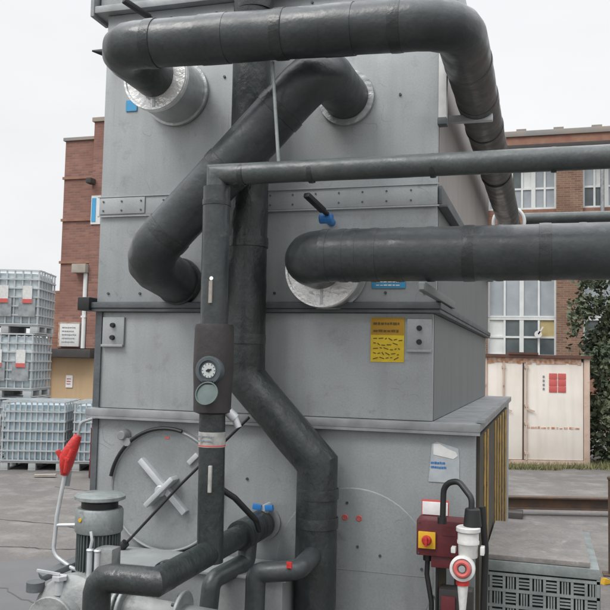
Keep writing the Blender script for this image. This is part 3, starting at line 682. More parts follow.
# round access door
dc = Vector((-1.70, 3.5, 1.585))
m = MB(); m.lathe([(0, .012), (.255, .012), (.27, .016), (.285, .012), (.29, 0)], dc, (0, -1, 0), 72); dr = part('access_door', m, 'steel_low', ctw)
m = MB(); m.torus(dc + Vector((0, -.016, 0)), (0, -1, 0), .280, .007, 64, 8); part('door_rim', m, 'flange', dr)
m = MB()
for k in range(7):
    pass
arc = [dc + Vector((-.287 * math.cos(R(a)), -.028, .287 * math.sin(R(a)))) for a in range(10, 112, 6)]
m.tube(arc, .009, n=8); part('rubber_seal', m, 'black', dr)
m = MB(); m.bar((-1.826, 3.475, 1.722), (-1.588, 3.475, 1.49), .03, .045, .006, up=(0, 1, 0)); m.bar((-1.585, 3.482, 1.715), (-1.54, 3.482, 1.76), .024, .02, .004, up=(0, 1, 0)); part('cross_bar', m, 'light', dr)
m = MB(); m.bar((-1.775, 3.458, 1.515), (-1.64, 3.458, 1.65), .024, .075, .006, up=(0, 1, 0)); m.cyl((-1.71, 3.49, 1.585), (-1.71, 3.44, 1.585), .026, n=16, bev=.004); part('latch_plate', m, 'light', dr)
m = MB(); m.tube([(-1.262, 3.40, 1.945), (-1.60, 3.42, 1.62), (-1.845, 3.40, 1.35)], .0065, n=8); m.cyl((-1.845, 3.39, 1.35), (-1.87, 3.39, 1.325), .02, n=10); part('latch_rod', m, 'black', dr)
m = MB(); m.cyl((-1.925, 3.5, 1.83), (-1.925, 3.45, 1.83), .028, .022, 16, .004); m.cyl((-1.9, 3.5, 1.80), (-1.9, 3.46, 1.80), .02, n=10); part('knob', m, 'flange', dr)
m = MB(); m.box(-1.712, -1.69, 3.486, 3.4885, 1.822, 1.832); part('red_mark', m, 'redink', dr)
# flush second door
d2 = Vector((-.80, 3.5, 1.30))
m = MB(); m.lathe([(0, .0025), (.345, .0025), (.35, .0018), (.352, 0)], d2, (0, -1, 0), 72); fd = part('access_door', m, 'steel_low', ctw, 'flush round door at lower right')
m = MB(); m.box(-1.13, -.47, 3.4955, 3.4975, 1.298, 1.300); part('fold_line', m, 'flange', fd)
m = MB()
for x in (-.838, -.775): m.torus((x, 3.497, 1.522), (0, 1, 0), .010, .004, 16, 6); m.box(x - .003, x + .003, 3.493, 3.4975, 1.515, 1.529)
part('red_mark', m, 'redink', fd)
# stickers and labels on the casing
m = MB(); m.box(-.737, -.588, 3.500, 3.5055, 2.205, 2.40); sk = part('sticker', m, 'sticker', ctw, 'yellow warning sticker with dark writing')
m = MB(); m.box(-.735, -.59, 3.498, 3.4998, 2.325, 2.398); part('heading', m, 'sticker_hd', sk)
m = writing(-.725, -.60, 2.325, 2.39, 3.4978, 2, 21, .9, .002, .35)
rnd = random.Random(5)
for r_ in range(5):
    x = -.725
    while x < -.61:
        l = rnd.uniform(.008, .022); z = 2.305 - r_ * .021
        m.bar((x, 3.4992, z + rnd.uniform(-.006, .006)), (x + l, 3.4992, z + rnd.uniform(-.006, .006)), .0015, .004); x += l + .007
part('print', m, 'ink', sk)
m = MB(); m.box(-.735, -.585, 3.494, 3.4995, 2.53, 2.60, .001); bs = part('blue_label', m, 'bluelab', ctw)
part('print', writing(-.715, -.605, 2.535, 2.565, 3.4938, 2, 3, .9, .0015, .5), 'white', bs)
m = MB(); m.box(-1.99, -1.93, 3.494, 3.4995, 3.415, 3.47); part('blue_label', m, 'bluelab', ctw)
# torn paper
m = MB(); m.prism([(-.475, 1.70), (-.345, 1.70), (-.345, 1.80), (-.35, 1.845), (-.44, 1.87), (-.462, 1.86), (-.468, 1.78)], 3.4955, 3.4995); pp = part('label', m, 'paper', ctw, 'torn grey paper label with blue lettering')
m = MB(); m.prism([(-.455, 1.815), (-.37, 1.80), (-.352, 1.815), (-.36, 1.83), (-.39, 1.84), (-.43, 1.862), (-.455, 1.86)], 3.4935, 3.4953); part('torn_flap', m, 'paperw', pp)
part('print', writing(-.465, -.40, 1.752, 1.79, 3.4953, 2, 12, .9, .0015, .6), 'blue', pp)
# striped guard on the right side
m = MB(); y = 3.56; k = 0
md = MB(); md.box(-.2765, -.262, 3.52, 6.06, 1.10, 1.90)
gd = part('striped_guard', md, 'guard_d', ctw, 'ochre and black vertically striped side guard')
for a, b in ((3.74, 3.83), (3.93, 4.02), (4.56, 4.65), (4.80, 4.90), (5.06, 5.17), (5.38, 5.52), (5.74, 5.92)):
    m.box(-.262, -.257, a, b, 1.105, 1.895, .002)
part('slat', m, 'guard_y', gd)
m = MB(); m.bar((-.258, 3.5, 1.962), (-.258, 6.1, 1.962), .03, .012); part('top_trim', m, 'flange', gd)

# ------------------------------------------------------------ lagged pipes
def bands(path_pts, r, m, w=.045, ex=.0022):
    for a, b in path_pts:
        m.lathe([(r * .98, 0), (r + ex, .001), (r + ex * 1.4, w / 2), (r + ex, w - .001), (r * .98, w)], a, (Vector(b) - Vector(a)), 40)
    return m
def pipe(label, pts, r, rad, mt='lag', seg=4, lump=.026, bnd=(), cat='pipe', tape='tape'):
    base = (pts[0][0], pts[0][1], min(q[2] for q in pts) - r)
    t = thing('insulated_pipe', base, label, cat, 'lagged pipes around the cooling tower')
    m = MB(); m.tube(fillet(pts, rad, seg, .05), r, n=44, lump=lump, seed=len(label)); part('lagging', m, mt, t, ang=32)
    if bnd:
        m = MB(); bands(bnd, r * 1.008, m); part('tape_band', m, tape, t)
    return t
X = (1, 0, 0)
def bx_(xs, y, z): return [((x, y, z), (x + 1, y, z)) for x in xs]
def bz_(zs, x, y): return [((x, y, z), (x, y, z + 1)) for z in zs]
def by_(ys, x, z): return [((x, y, z), (x, y + 1, z)) for y in ys]
def b1_(xs): return [((x, 2.94, 3.505 - .035 * (x + 1.735) / 1.425), (x + 1, 2.94, 3.505 - .035 * (x + 2.735) / 1.425)) for x in xs]
# P1: large top pipe
p1 = pipe('thick grey lagged pipe running across the top and back along the tower side', [(-1.70, 3.49, 3.475), (-1.735, 2.94, 3.505), (-.31, 2.94, 3.47), (-.31, 9.3, 3.5), (6, 9.3, 3.5)], .098,
          [.10, .15, .16], 'lag', 4, bnd=b1_([-1.58, -1.02, -.56]) + by_([3.35, 4.3, 5.4], -.31, 3.475))
def collar(par, x, z, y0, r, w2, lab=None):
    m = MB(); m.lathe([(.08, 0), (r - .008, 0), (r, .008), (r, .03), (.08, .03)], (x, y0, z), (0, 1, 0), 56); m.lathe([(r - .012, 0), (r - .002, 0), (r - .002, .012), (r - .012, .012)], (x, y0 - .006, z), (0, 1, 0), 56)
    c = part('end_collar', m, 'collar', par, lab)
    m = MB(); m.lathe([(.07, 0), (r - .006, 0), (r - .006, 3.499 - y0 - .03), (.07, 3.499 - y0 - .03)], (x, y0 + .03, z), (0, 1, 0), 56)
    m.lathe([(r - .006, 0), (r + .006, .001), (r + .006, .018), (r - .006, .019)], (x, 3.475, z), (0, 1, 0), 56); part('sleeve', m, 'collar_grey', par)
    m = MB(); m.box(x - .006, x + .006, y0 - .004, y0 + .001, z - r + .01, z - .06); part('split_line', m, 'collar_grey', c)
collar(p1, -1.712, 3.485, 3.255, .157, .2, 'white split end collar on the wall')
m = MB(); m.torus((-.31, 7.4, 3.49), (0, 1, 0), .135, .016, 40, 8); m.cyl((-.31, 7.4, 3.35), (-.31, 7.4, 3.2), .012, n=8); part('hanger_clamp', m, 'winframe', p1)
# P2: diagonal
p2 = pipe('thick dark lagged pipe slanting down left between two wall stubs', [(-.865, 3.499, 3.40), (-.89, 3.14, 3.42), (-1.675, 3.14, 2.625), (-1.665, 3.499, 2.56)], .104, [.12, .13], 'lag', 4,
          bnd=[(Vector((-.89, 3.14, 3.42)).lerp(Vector((-1.675, 3.14, 2.625)), t_), Vector((-1.675, 3.14, 2.625))) for t_ in (.2, .5, .84)])
m = MB(); m.lathe([(.1, 0), (.128, 0), (.13, .01), (.128, .02), (.1, .02)], (-.865, 3.478, 3.40), (0, 1, 0), 48); part('wall_ring', m, 'collar_grey', p2)
m = MB(); m.lathe([(.09, 0), (.112, 0), (.114, .03), (.112, .04), (.09, .04)], (-1.666, 3.458, 2.565), (0, 1, 0), 48); part('wall_ring', m, 'lag_dark', p2)
# P5: vertical that doglegs
p5 = pipe('dark lagged vertical pipe with a mitred dogleg to the right low down', [(-1.283, 3.35, 4.9), (-1.268, 3.35, 2.125), (-.928, 3.35, 1.765), (-.922, 3.35, .06)], .087, [0, 0], 'lag_dark', 1, .03,
          bnd=bz_([2.7, 2.27, 3.78], -1.27, 3.35) + bz_([1.62, 1.5], -.924, 3.35))
m = MB(); m.tube([(-1.283, 3.35, 3.93), (-1.285, 3.35, 4.6)], .108, n=32, lump=.02); part('outer_sleeve', m, 'lag', p5)
m = MB(); m.box(-1.0, -.84, 3.26, 3.45, 0, .012); m.cyl((-.922, 3.35, .012), (-.922, 3.35, .07), .05, n=20); part('foot', m, 'flange', p5)
m = MB(); bands(b1_([-1.34, -.82]) + by_([3.8, 4.8], -.31, 3.475), .0995, m, .12, .0012); part('tape_band', m, 'lag', p1)
# P3: large lower pipe
p3 = pipe('thick grey lagged pipe running right from the white collar at mid height', [(-.935, 3.49, 2.615), (-.95, 3.13, 2.628), (6, 3.10, 2.628)], .106, [.12], 'lag', 5, .014, bnd=bx_([-.3], 3.13, 2.628) + bx_([-.02], 3.128, 2.628))
m = MB(); bands(bx_([-.86, -.79, -.74, -.66, -.56, -.44, -.18, .12], 3.13, 2.628), .1065, m, .03, .0016); part('tape_band', m, 'lag', p3)
collar(p3, -.928, 2.602, 3.36, .168, .1, 'large white split collar on the wall')
# P4: thin pipe with vertical
p4 = thing('insulated_pipe', (-1.24, 2.9, 1.46), 'slim grey lagged pipe crossing at upper middle and dropping through the meter', 'pipe', 'lagged pipes around the cooling tower')
m = MB(); m.tube(fillet([(6, 2.86, 2.905), (-1.236, 2.9, 2.925), (-1.23, 2.9, 2.33)], 0.0, 1, .05), .042, n=32, lump=.02, seed=3); part('lagging', m, 'lag_light', p4, ang=30)
m = MB(); m.tube([(-1.236, 2.9, 2.875), (-1.235, 2.9, 2.6), (-1.232, 2.9, 2.33)], .053, n=32, lump=.03, seed=8); part('drop_lagging', m, 'lag', p4)
m = MB(); m.tube([(-1.228, 2.9, 2.0), (-1.225, 2.9, 1.8), (-1.22, 2.9, 1.43)], .05, n=32, lump=.02, seed=5); part('lower_lagging', m, 'lag_dark', p4)
m = MB(); bands(bx_([-1.14, -.86, -.4, .02], 2.9, 2.921), .0425, m, .02); bands(bz_([2.80], -1.236, 2.9), .0535, m, .025); part('tape_band', m, 'tape', p4)
m = MB(); bands(bz_([1.865], -1.226, 2.9), .0512, m, .058, .001); lb = part('paper_wrap', m, 'tagc', p4, 'white paper label wrapped around the drop pipe')
m = MB(); bands(bz_([1.868], -1.226, 2.9), .0522, m, .007, .0006); lb2 = part('red_line', m, 'redink', lb)
m = writing(-1.262, -1.195, 1.882, 1.915, 2.8485, 2, 17, .9, .002, .4); part('print', m, 'greyink', lb)
m = MB(); m.box(-1.232, -1.219, 2.838, 2.846, 2.415, 2.50); part('tag', m, 'stone', p4, 'beige tag'); m = MB(); m.cyl((-1.226, 2.846, 2.51), (-1.226, 2.85, 2.51), .008, n=8); part('tag_stud', m, 'collar', p4)
m = MB(); m.box(-1.213, -1.20, 2.84, 2.852, 1.70, 1.80, .002); part('tag', m, 'tagc', p4, 'pale vertical tag')
# meter
mt_ = thing('flow_meter', (-1.229, 2.9, 1.99), 'dark lagged flow meter with round dial and open lid on the drop pipe', 'meter')
m = MB(); m.lathe([(0, 0), (.05, 0), (.072, .008), (.074, .10), (.078, .18), (.076, .33), (.072, .345), (.052, .347), (0, .347)], (-1.229, 2.9, 1.99), n=40); bd = part('jacket', m, 'jacket', mt_)
mc = Vector((-1.213, 2.83, 2.158))
m = MB(); m.lathe([(0, 0), (.052, 0), (.055, .03), (.05, .038), (.038, .038), (.036, .03), (0, .03)], mc + Vector((0, .02, 0)), (0, -1, 0), 36); bz = part('bezel', m, 'flange_dull', mt_)
m = MB(); m.cyl(mc + Vector((0, -.008, 0)), mc + Vector((0, -.0135, 0)), .028, n=32); dl = part('dial', m, 'glass_dial', bz)
m = MB(); m.bar(mc + Vector((.012, -.0145, .004)), mc + Vector((-.01, -.0145, -.002)), .002, .006); m.cyl(mc + Vector((0, -.0137, 0)), mc + Vector((0, -.017, 0)), .006, n=12)
for a in range(0, 360, 30):
    d_ = Vector((math.cos(R(a)), 0, math.sin(R(a)))); m.bar(mc + d_ * .022 + Vector((0, -.014, 0)), mc + d_ * .027 + Vector((0, -.014, 0)), .0015, .002)
part('needle', m, 'black', dl)
lc = mc + Vector((.006, -.03, -.088))
m = MB(); m.lathe([(0, 0), (.042, 0), (.045, .004), (.045, .012), (.041, .012), (.04, .006), (0, .006)], lc, (0.0, -1, .35), 36); part('lid', m, 'lidgreen', mt_)
m = MB(); m.bar(mc + Vector((-.02, -.02, -.045)), mc + Vector((.02, -.02, -.045)), .012, .012); part('hinge', m, 'black', mt_)
m = MB(); m.cyl((-1.17, 2.92, 2.0), (-1.145, 2.93, 1.975), .02, n=12); m.cyl((-1.15, 2.93, 1.985), (-1.13, 2.93, 1.94), .014, n=10); part('union_nut', m, 'light', mt_)
# rod between P1 and P4
m = MB(); m.cyl((-1.043, 2.97, 3.39), (-.998, 2.95, 2.95), .007, n=12); m.cyl((-1.0, 2.9, 2.962), (-1.0, 2.98, 2.962), .006, n=8)
solo('hanger_rod', m, 'motor_grey', 'thin light metal hanger rod between the top pipe and slim pipe', 'hanger rod')
# D pipe
pd = pipe('dark lagged pipe coming forward from the wall then turning left and down', [(-1.209, 3.499, 1.473), (-1.232, 2.48, 1.460), (-1.452, 2.48, 1.455), (-1.452, 2.48, .06)], .047, [0, .055], 'lag_dark', 3, .02)
m = MB(); m.tube([(-1.209, 3.45, 1.473), (-1.214, 3.2, 1.47)], .062, n=32, lump=.02); part('wall_sleeve', m, 'lag_dark', pd)
m = MB(); m.box(-1.50, -1.40, 2.43, 2.53, 0, .012); m.cyl((-1.452, 2.48, .012), (-1.452, 2.48, .07), .03, n=16); part('foot', m, 'flange', pd)
m = MB(); m.lathe([(.04, 0), (.075, 0), (.076, .012), (.04, .012)], (-1.209, 3.487, 1.473), (0, 1, 0), 36); part('wall_flange', m, 'flange', pd)
m = MB(); bands([((-1.236, 2.55, 1.461), (-1.232, 3.5, 1.461))], .048, m, .03); part('tape_band', m, 'tape', pd)
m = MB(); m.tube(fillet([(-1.205, 2.95, 1.70), (-1.165, 3.0, 1.66), (-1.11, 3.1, 1.56), (-1.13, 3.2, 1.50)], .03, 3, .03), .012, n=10); solo('short_hose', m, 'black', 'short black hose from the drop pipe down to the lagged wall outlet', 'hose')
# E and F small pipes
pe = pipe('short grey lagged branch below the wall outlet ending in a brass joint', [(-1.205, 3.28, 1.45), (-1.205, 3.26, 1.352), (-1.285, 3.08, 1.312), (-1.295, 3.08, 1.20)], .038, [.03, .04], 'lag_light', 3, .02)
m = MB(); m.cyl((-1.295, 3.08, 1.205), (-1.295, 3.08, 1.17), .032, n=20, bev=.004); m.cyl((-1.295, 3.08, 1.172), (-1.295, 3.08, 1.13), .026, n=6); part('joint', m, 'brass', pe)
m = MB(); m.cyl((-1.295, 3.08, 1.14), (-1.295, 3.08, .05), .03, n=20); part('riser', m, 'lag_dark', pe)
pf = pipe('short grey lagged branch leaving the dogleg pipe leftwards near the bottom', [(-.922, 3.33, 1.40), (-.922, 3.08, 1.385), (-1.09, 3.06, 1.365), (-1.10, 3.06, .06)], .04, [.05, .03], 'lag', 3, .02)
m = MB(); m.box(-.955, -.935, 3.03, 3.04, 1.402, 1.425); part('mark', m, 'brightred', pf, 'small orange mark')
# back thin pipe
m = MB(); m.tube(fillet([(-.19, 8.0, 3.62), (6, 8.0, 3.60)], 0, 1, .2), .058, n=24, lump=.01); solo('service_pipe', m, 'lag_light', 'thin light grey pipe far behind, just above the big lower pipe', 'pipe')

# ------------------------------------------------------------ valves
def lever(label, body, a, b, bl_r=.026):
    t = thing('lever_valve', body, label, 'valve', 'lever valves')
    B_ = Vector(body); m = MB(); m.cyl(B_, B_ + Vector((0, 3.499 - body[1], 0)), .018, n=14); m.cyl(B_ + Vector((-.03, 0, 0)), B_ + Vector((.03, 0, 0)), .022, n=14, bev=.004); m.cyl(B_, B_ + Vector((0, 0, .03)), .012, n=10)
    part('body', m, 'blue', t); m = MB(); m.bar(b, Vector(b).lerp(Vector(a), .22), .02, .01); m.bar(Vector(b).lerp(Vector(a), .18), a, .03, .022, .006); part('handle', m, 'black', t)
lever('valve with black lever above the large white collar', (-.925, 3.40, 2.83), (-.965, 3.22, 2.902), (-.915, 3.38, 2.845))
lever('valve with black lever near the top left of the tower', (-1.80, 3.42, 3.80), (-1.885, 3.25, 3.862), (-1.795, 3.40, 3.815))
t = thing('butterfly_valve', (-1.19, 3.42, 1.53), 'blue wing handled valve above the lower wall outlet', 'valve')
m = MB(); m.cyl((-1.19, 3.499, 1.55), (-1.19, 3.42, 1.55), .014, n=14); m.cyl((-1.19, 3.44, 1.52), (-1.19, 3.44, 1.55), .016, n=12); part('body', m, 'light', t)
m = MB()
for sx in (-1, 1): m.bar((-1.19 + sx * .008, 3.415, 1.551), (-1.19 + sx * .048, 3.41, 1.556), .012, .026, .004)
part('wing', m, 'blue', t)

# ------------------------------------------------------------ pump at lower left
px, py = -1.70, 2.9
pu = thing('circulation_pump', (px, py, 0), 'grey and dark green vertical pump motor standing left of the round door', 'pump')
m = MB(); m.lathe([(0, 0), (.04, 0), (.085, .006), (.10, .012), (.10, .024), (.085, .032), (0, .036)], (px, py, 1.625), n=40); part('top_cap', m, 'motor_grey', pu)
m = MB(); m.cyl((px, py, 1.60), (px, py, 1.626), .072, n=36); part('gap_ring', m, 'black', pu)
m = MB(); m.lathe([(0, 0), (.09, 0), (.094, .006), (.094, .085), (.088, .094), (0, .094)], (px, py, 1.508), n=44); cw = part('fan_cover', m, 'motor_grey', pu)
m = MB(); m.cyl((px - .03, py - .088, 1.565), (px - .03, py - .095, 1.565), .007, n=12); part('yellow_mark', m, 'yellow', cw)
m = MB(); m.cyl((px, py, 1.36), (px, py, 1.507), .073, n=36)
for k in range(36):
    a = 2 * math.pi * k / 36; d_ = Vector((math.cos(a), math.sin(a), 0)); m.bar(Vector((px, py, 1.365)) + d_ * .079, Vector((px, py, 1.505)) + d_ * .079, .004, .014, up=d_)
part('motor_body', m, 'motor', pu)
m = MB(); m.box(px + .05, px + .125, py - .11, py - .04, 1.36, 1.47, .008); part('terminal_box', m, 'cast', pu)
m = MB()
for dx in (.03, .062): m.cyl((px + dx, py - .11, 1.30), (px + dx, py - .11, 1.46), .011, n=12); m.torus((px + dx, py - .11, 1.46), (0, 0, 1), .009, .006, 14, 6)
m.tube([(px + .03, py - .11, 1.46), (px + .04, py - .115, 1.50), (px + .03, py - .11, 1.53)], .006, n=8); part('conduit', m, 'light', pu)
m = MB(); m.lathe([(0, 0), (.12, 0), (.125, .01), (.125, .03), (.09, .036), (.08, .07), (0, .07)], (px, py, 1.295), n=40); part('mounting_flange', m, 'cast', pu)
part('bolt', bolts([(px + .105 * math.cos(a * .785), py + .105 * math.sin(a * .785), 1.325) for a in range(8)], .011, .02, (0, 0, 1)), 'bolt', pu)
m = MB(); m.lathe([(0, -.075), (.12, -.07), (.155, -.045), (.16, 0), (.155, .045), (.12, .07), (0, .075)], (px - .02, py - .12, 1.21), (0, -1, .15), 44)
m.cyl((px - .02, py - .12, 1.22), (px + .0, py - .02, 1.30), .07, n=24); m.cyl((px - .02, py - .19, 1.22), (px - .02, py - .27, 1.225), .075, n=28); m.cyl((px - .02, py - .27, 1.225), (px - .02, py - .29, 1.226), .10, n=28, bev=.004)
m.cyl((px + .02, py - .12, 1.28), (px + .25, py - .12, 1.26), .05, n=20); m.cyl((px + .12, py - .12, 1.27), (px + .14, py - .12, 1.27), .075, n=24)
part('volute', m, 'cast', pu)
m = MB(); m.bar((px - .19, py - .1, 1.335), (px - .085, py + .02, 1.385), .07, .025, .006); m.cyl((px - .17, py - .16, 1.30), (px - .17, py - .16, 1.335), .035, n=16); part('lifting_bracket', m, 'dark_flange', pu)
m = MB(); m.cyl((px - .02, py - .1, .08), (px - .02, py - .1, 1.16), .07, n=24); m.box(px - .22, px + .18, py - .3, py + .1, 0, .08, .01); part('pedestal', m, 'cast', pu)
m = MB(); m.cyl((px + .14, py - .12, 1.262), (-1.06, py - .12, 1.235), .055, n=28); m.cyl((-1.06, py - .12, .08), (-1.06, py - .12, 1.25), .055, n=28); m.box(-1.13, -.99, py - .19, py - .05, 0, .08, .01)
part('discharge_pipe', m, 'cast', pu)
for fx in (.165, .19, .42): m = MB(); m.cyl((px + fx, py - .12, 1.262), (px + fx + .014, py - .12, 1.261), .088, n=30, bev=.003); fl_ = part('pipe_flange', m, 'motor_grey', pu); part('bolt', bolts([(px + fx, py - .12 + .07 * math.cos(a), 1.262 + .07 * math.sin(a)) for a in [k * math.pi / 4 for k in range(8)]], .008, .012, (-1, 0, 0)), 'bolt', fl_)
m = MB(); m.cyl((px - .06, py - .17, 1.30), (px - .06, py - .17, 1.36), .018, n=12); m.cyl((px - .06, py - .17, 1.355), (px - .06, py - .17, 1.37), .03, n=6); m.bar((px - .06, py - .17, 1.375), (px - .14, py - .2, 1.39), .012, .008); part('vent_plug', m, 'light', pu)
# vertical pipe behind motor
m = MB(); m.cyl((-1.56, 3.08, .02), (-1.56, 3.08, 1.33), .022, n=18); m.cyl((-1.56, 3.08, 1.30), (-1.56, 3.08, 1.34), .03, n=6); solo('riser_pipe', m, 'light', 'pale riser pipe standing just right of the pump motor', 'pipe')
# skid box behind small pipes
m = MB(); m.box(-1.95, -1.02, 3.19, 3.455, .3, 1.305, .006); m.box(-1.97, -1.0, 3.17, 3.455, 1.306, 1.318, .002)
for x in (-1.9, -1.1):
    for y in (3.2, 3.38): m.box(x, x + .05, y, y + .05, 0, .3)
solo('pump_housing', m, 'steel', 'low grey sheet metal housing against the tower behind the pipes', 'housing')
# grey hose and red nozzle
hs_ = thing('hose', (-1.84, 2.88, 1.38), 'pale grey hose looping beside the pump motor', 'hose')
m = MB(); m.tube(fillet([(-1.838, 2.86, 1.735), (-1.868, 2.86, 1.56), (-1.878, 2.86, 1.41), (-1.79, 2.86, 1.365), (-1.74, 2.88, 1.345)], [.15, .05, .05], 5, .03), .0085, n=10); part('tube', m, 'light', hs_)
m = MB(); m.cyl((-1.875, 2.86, 1.525), (-1.775, 2.87, 1.532), .0075, n=10); part('cross_piece', m, 'light', hs_)
nz_ = thing('hose_nozzle', (-1.838, 2.86, 1.735), 'bright red nozzle lever hooked over the hose at the tower edge', 'nozzle')
m = MB(); m.tube([(-1.842, 2.86, 1.725), (-1.838, 2.86, 1.76), (-1.825, 2.855, 1.80), (-1.808, 2.86, 1.85), (-1.79, 2.865, 1.885)], .03, n=14, rf=lambda i, K: (.5, .9, 1.0, .72, .42)[i], lump=.5, seed=2)
m.tube([(-1.822, 2.838, 1.74), (-1.812, 2.832, 1.79), (-1.795, 2.838, 1.83)], .012, n=10, lump=.4); m.bar((-1.835, 2.83, 1.80), (-1.80, 2.825, 1.79), .01, .012, .002)
m.bar((-1.85, 2.85, 1.79), (-1.865, 2.84, 1.825), .012, .02, .003); part('grip', m, 'brightred', nz_)
m = MB(); m.tube(fillet([(-1.79, 2.865, 1.88), (-1.785, 2.87, 1.935), (-1.75, 2.9, 1.95)], .02, 4, .02), .006, n=8); m.tube([(-1.835, 2.885, 1.74), (-1.84, 2.88, 1.68)], .010, n=8); part('spout', m, 'flange', nz_)

# ------------------------------------------------------------ electrics at right corner
m = MB(); m.box(-.425, -.385, 3.37, 3.41, 0, 1.60, .003); m.box(-.47, -.30, 3.36, 3.44, 0, .01); m.box(-.35, -.315, 3.37, 3.41, 0, 1.42, .003)
solo('mounting_post', m, 'guard_d', 'dark steel post pair carrying the red switch box', 'post')
eb = thing('switch_box', (-.38, 3.31, 1.44), 'dark red switch box with yellow isolator plate and red knob', 'switch box')
m = MB(); m.box(-.487, -.285, 3.25, 3.368, 1.445, 1.585, .006); m.box(-.43, -.28, 3.262, 3.368, 1.40, 1.444, .003); part('enclosure', m, 'red', eb)
m = MB(); m.box(-.478, -.41, 3.238, 3.2495, 1.475, 1.54, .003); ip = part('isolator_plate', m, 'yellow', eb)
m = MB(); m.cyl((-.444, 3.238, 1.508), (-.444, 3.218, 1.508), .02, .017, 20, .003); m.box(-.449, -.439, 3.208, 3.218, 1.488, 1.528, .002); part('knob', m, 'brightred', ip)
m = MB(); m.box(-.385, -.33, 3.247, 3.2495, 1.53, 1.565); part('rating_plate', m, 'red', eb)
part('bolt', bolts([(x, 3.25, z) for x in (-.477, -.295) for z in (1.455, 1.575)], .005, .003), 'bolt', eb)
m = MB(); m.box(-.478, -.375, 3.345, 3.352, 1.588, 1.64, .002); nt_ = part('notice', m, 'paperw', eb, 'white notice with red edge')
m = MB(); m.box(-.482, -.371, 3.3525, 3.356, 1.584, 1.648); part('red_edge', m, 'redink', nt_)
m = MB(); m.box(-.40, -.27, 3.28, 3.36, 1.17, 1.315, .005); lower = part('lower_enclosure', m, 'jacket', eb)
m = MB(); m.box(-.39, -.335, 3.272, 3.2795, 1.19, 1.29, .002); part('lower_cover', m, 'red', eb)
m = MB(); m.tube(fillet([(-.448, 3.31, 1.45), (-.452, 3.31, 1.36), (-.432, 3.31, 1.25), (-.432, 3.31, .3)], .04, 3, .05), .010, n=10)
m.cyl((-.448, 3.31, 1.446), (-.448, 3.31, 1.415), .02, n=12); m.cyl((-.41, 3.31, 1.40), (-.41, 3.31, .6), .006, n=8); solo('supply_cable', m, 'black', 'black cable hanging down from the left of the switch box', 'cable')
sk_ = thing('socket_connector', (-.275, 3.1, 1.36), 'white industrial connector with red ring hanging beside the switch box', 'connector')
sx, sy = -.272, 3.11
m = MB(); m.lathe([(0, 0), (.034, 0), (.036, .006), (.037, .045), (.041, .05), (.041, .06), (.039, .063), (.039, .09), (.045, .095), (.045, .108), (.04, .112), (0, .112)], (sx, sy, 1.487), n=36); m.box(sx - .062, sx - .045, sy - .02, sy + .02, 1.5, 1.52, .003); m.box(sx + .045, sx + .06, sy - .02, sy + .02, 1.5, 1.53, .003); part('housing', m, 'white', sk_)
m = MB(); m.lathe([(0, 0), (.042, 0), (.046, .006), (.046, .02), (.043, .024), (.046, .028), (.046, .036), (.036, .04), (.032, .032), (0, .032)], (-.288, 3.09, 1.452), (0, -1, .1), 36); fc = part('socket_face', m, 'white', sk_)
m = MB(); m.torus((-.288, 3.046, 1.456), (0, -1, .1), .024, .008, 32, 8); part('red_ring', m, 'redink', fc)
m = MB(); m.cyl((-.288, 3.052, 1.456), (-.288, 3.042, 1.457), .012, n=16); part('contact', m, 'flange', fc)
m = MB(); m.cyl((-.288, 3.08, 1.412), (-.288, 3.08, 1.392), .024, n=20); part('collar', m, 'brightred', sk_)
m = MB(); m.cyl((-.288, 3.08, 1.391), (-.288, 3.08, 1.30), .02, .012, 20); part('cone', m, 'white', sk_)
m = MB(); m.tube(fillet([(-.378, 3.2, 1.59), (-.375, 3.2, 1.74), (-.315, 3.17, 1.755), (-.262, 3.13, 1.70), (-.262, 3.12, 1.62)], [.05, .04, .04], 5, .03), .0115, n=12)
m.cyl((-.258, 3.12, 1.597), (-.258, 3.12, 1.665), .034, .028, 20, .004); m.cyl((-.38, 3.2, 1.585), (-.38, 3.2, 1.61), .018, n=12)
solo('looped_cable', m, 'black', 'thick black cable arching from the switch box to the connector', 'cable')
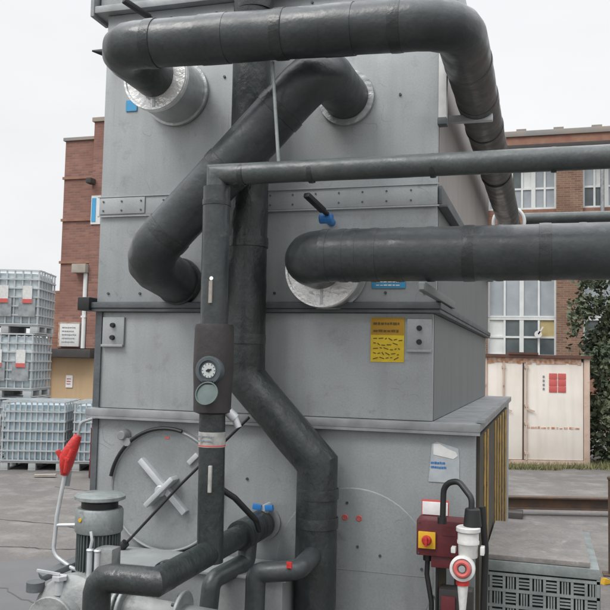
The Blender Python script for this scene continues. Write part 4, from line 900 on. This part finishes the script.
m = MB(); m.tube(fillet([(-.228, 3.2, 1.66), (-.215, 3.2, 1.5), (-.22, 3.2, 1.3), (-.21, 3.2, .1)], .2, 3, .06), .013, n=10); solo('drop_cable', m, 'black', 'thick black cable hanging between the connector and the plastic crate', 'cable')

# ------------------------------------------------------------ crate and slab at right
cr = thing('plastic_crate', (.0, 4.0, .75), 'grey green plastic crate with slotted woven front under the concrete slab', 'crate')
x0, x1, y0, y1, z0, z1 = -.247, .225, 3.70, 4.50, .95, 1.348
m = MB(); m.box(x0, x1, y0, y1 + .02, z1 - .045, z1 - .0015, .004)
fl = .12
m.box(x0, x0 + .012, y0, y1, z0, z1 - .046); m.box(x1 - .012, x1, y0, y1, z0, z1 - .046)
for k in range(5): m.box(x1, x1 + .006, y0 + .06 + k * .16, y0 + .08 + k * .16, z0, z1 - .046)
N_ = 8; ch = .055; gap = .012; zt = z1 - .052
def cellx(i): return x0 + .016 + i * ((x1 - x0 - .02) / N_)
cwid = (x1 - x0 - .02) / N_
for r_ in range(6):
    zz = zt - r_ * (ch + gap)
    m.box(x0 + .012, x1, y0, y0 + .014, zz - gap, zz)
    cols = N_
    for i in range(cols):
        cx0 = cellx(i)
        m.box(cx0, cx0 + gap, y0 + .0015, y0 + .013, zz - ch - gap, zz - gap)
        if (i + r_) % 2 == 0:
            for k in range(1, 4): zk = zz - gap - ch * k / 4; m.box(cx0 + gap, cx0 + cwid, y0 + .003, y0 + .012, zk - .0035, zk + .0035)
        else:
            for k in range(1, 4): xk = cx0 + gap + (cwid - gap) * k / 4; m.box(xk - .0035, xk + .0035, y0 + .003, y0 + .012, zz - ch - gap, zz - gap)
part('shell', m, 'crate', cr)
m = MB(); m.box(x0 + .013, x1 - .013, y0 + .03, y1 - .01, z0, z1 - .047); part('inner_liner', m, 'crate_in', cr)
m = MB(); m.box(x0 - .006, x0 + .435, y0 + .012, y1 + .02, z1, z1 + .022, .004)
solo('paving_slab', m, 'concrete', 'rough pale concrete slab lying on the plastic crate', 'slab')
m = MB(); m.box(x0 - .02, x1 + fl + .03, y0 - .02, y1 + .05, 0, z0 - .002, .01); solo('concrete_plinth', m, 'concrete', 'concrete plinth under the plastic crate', 'plinth')
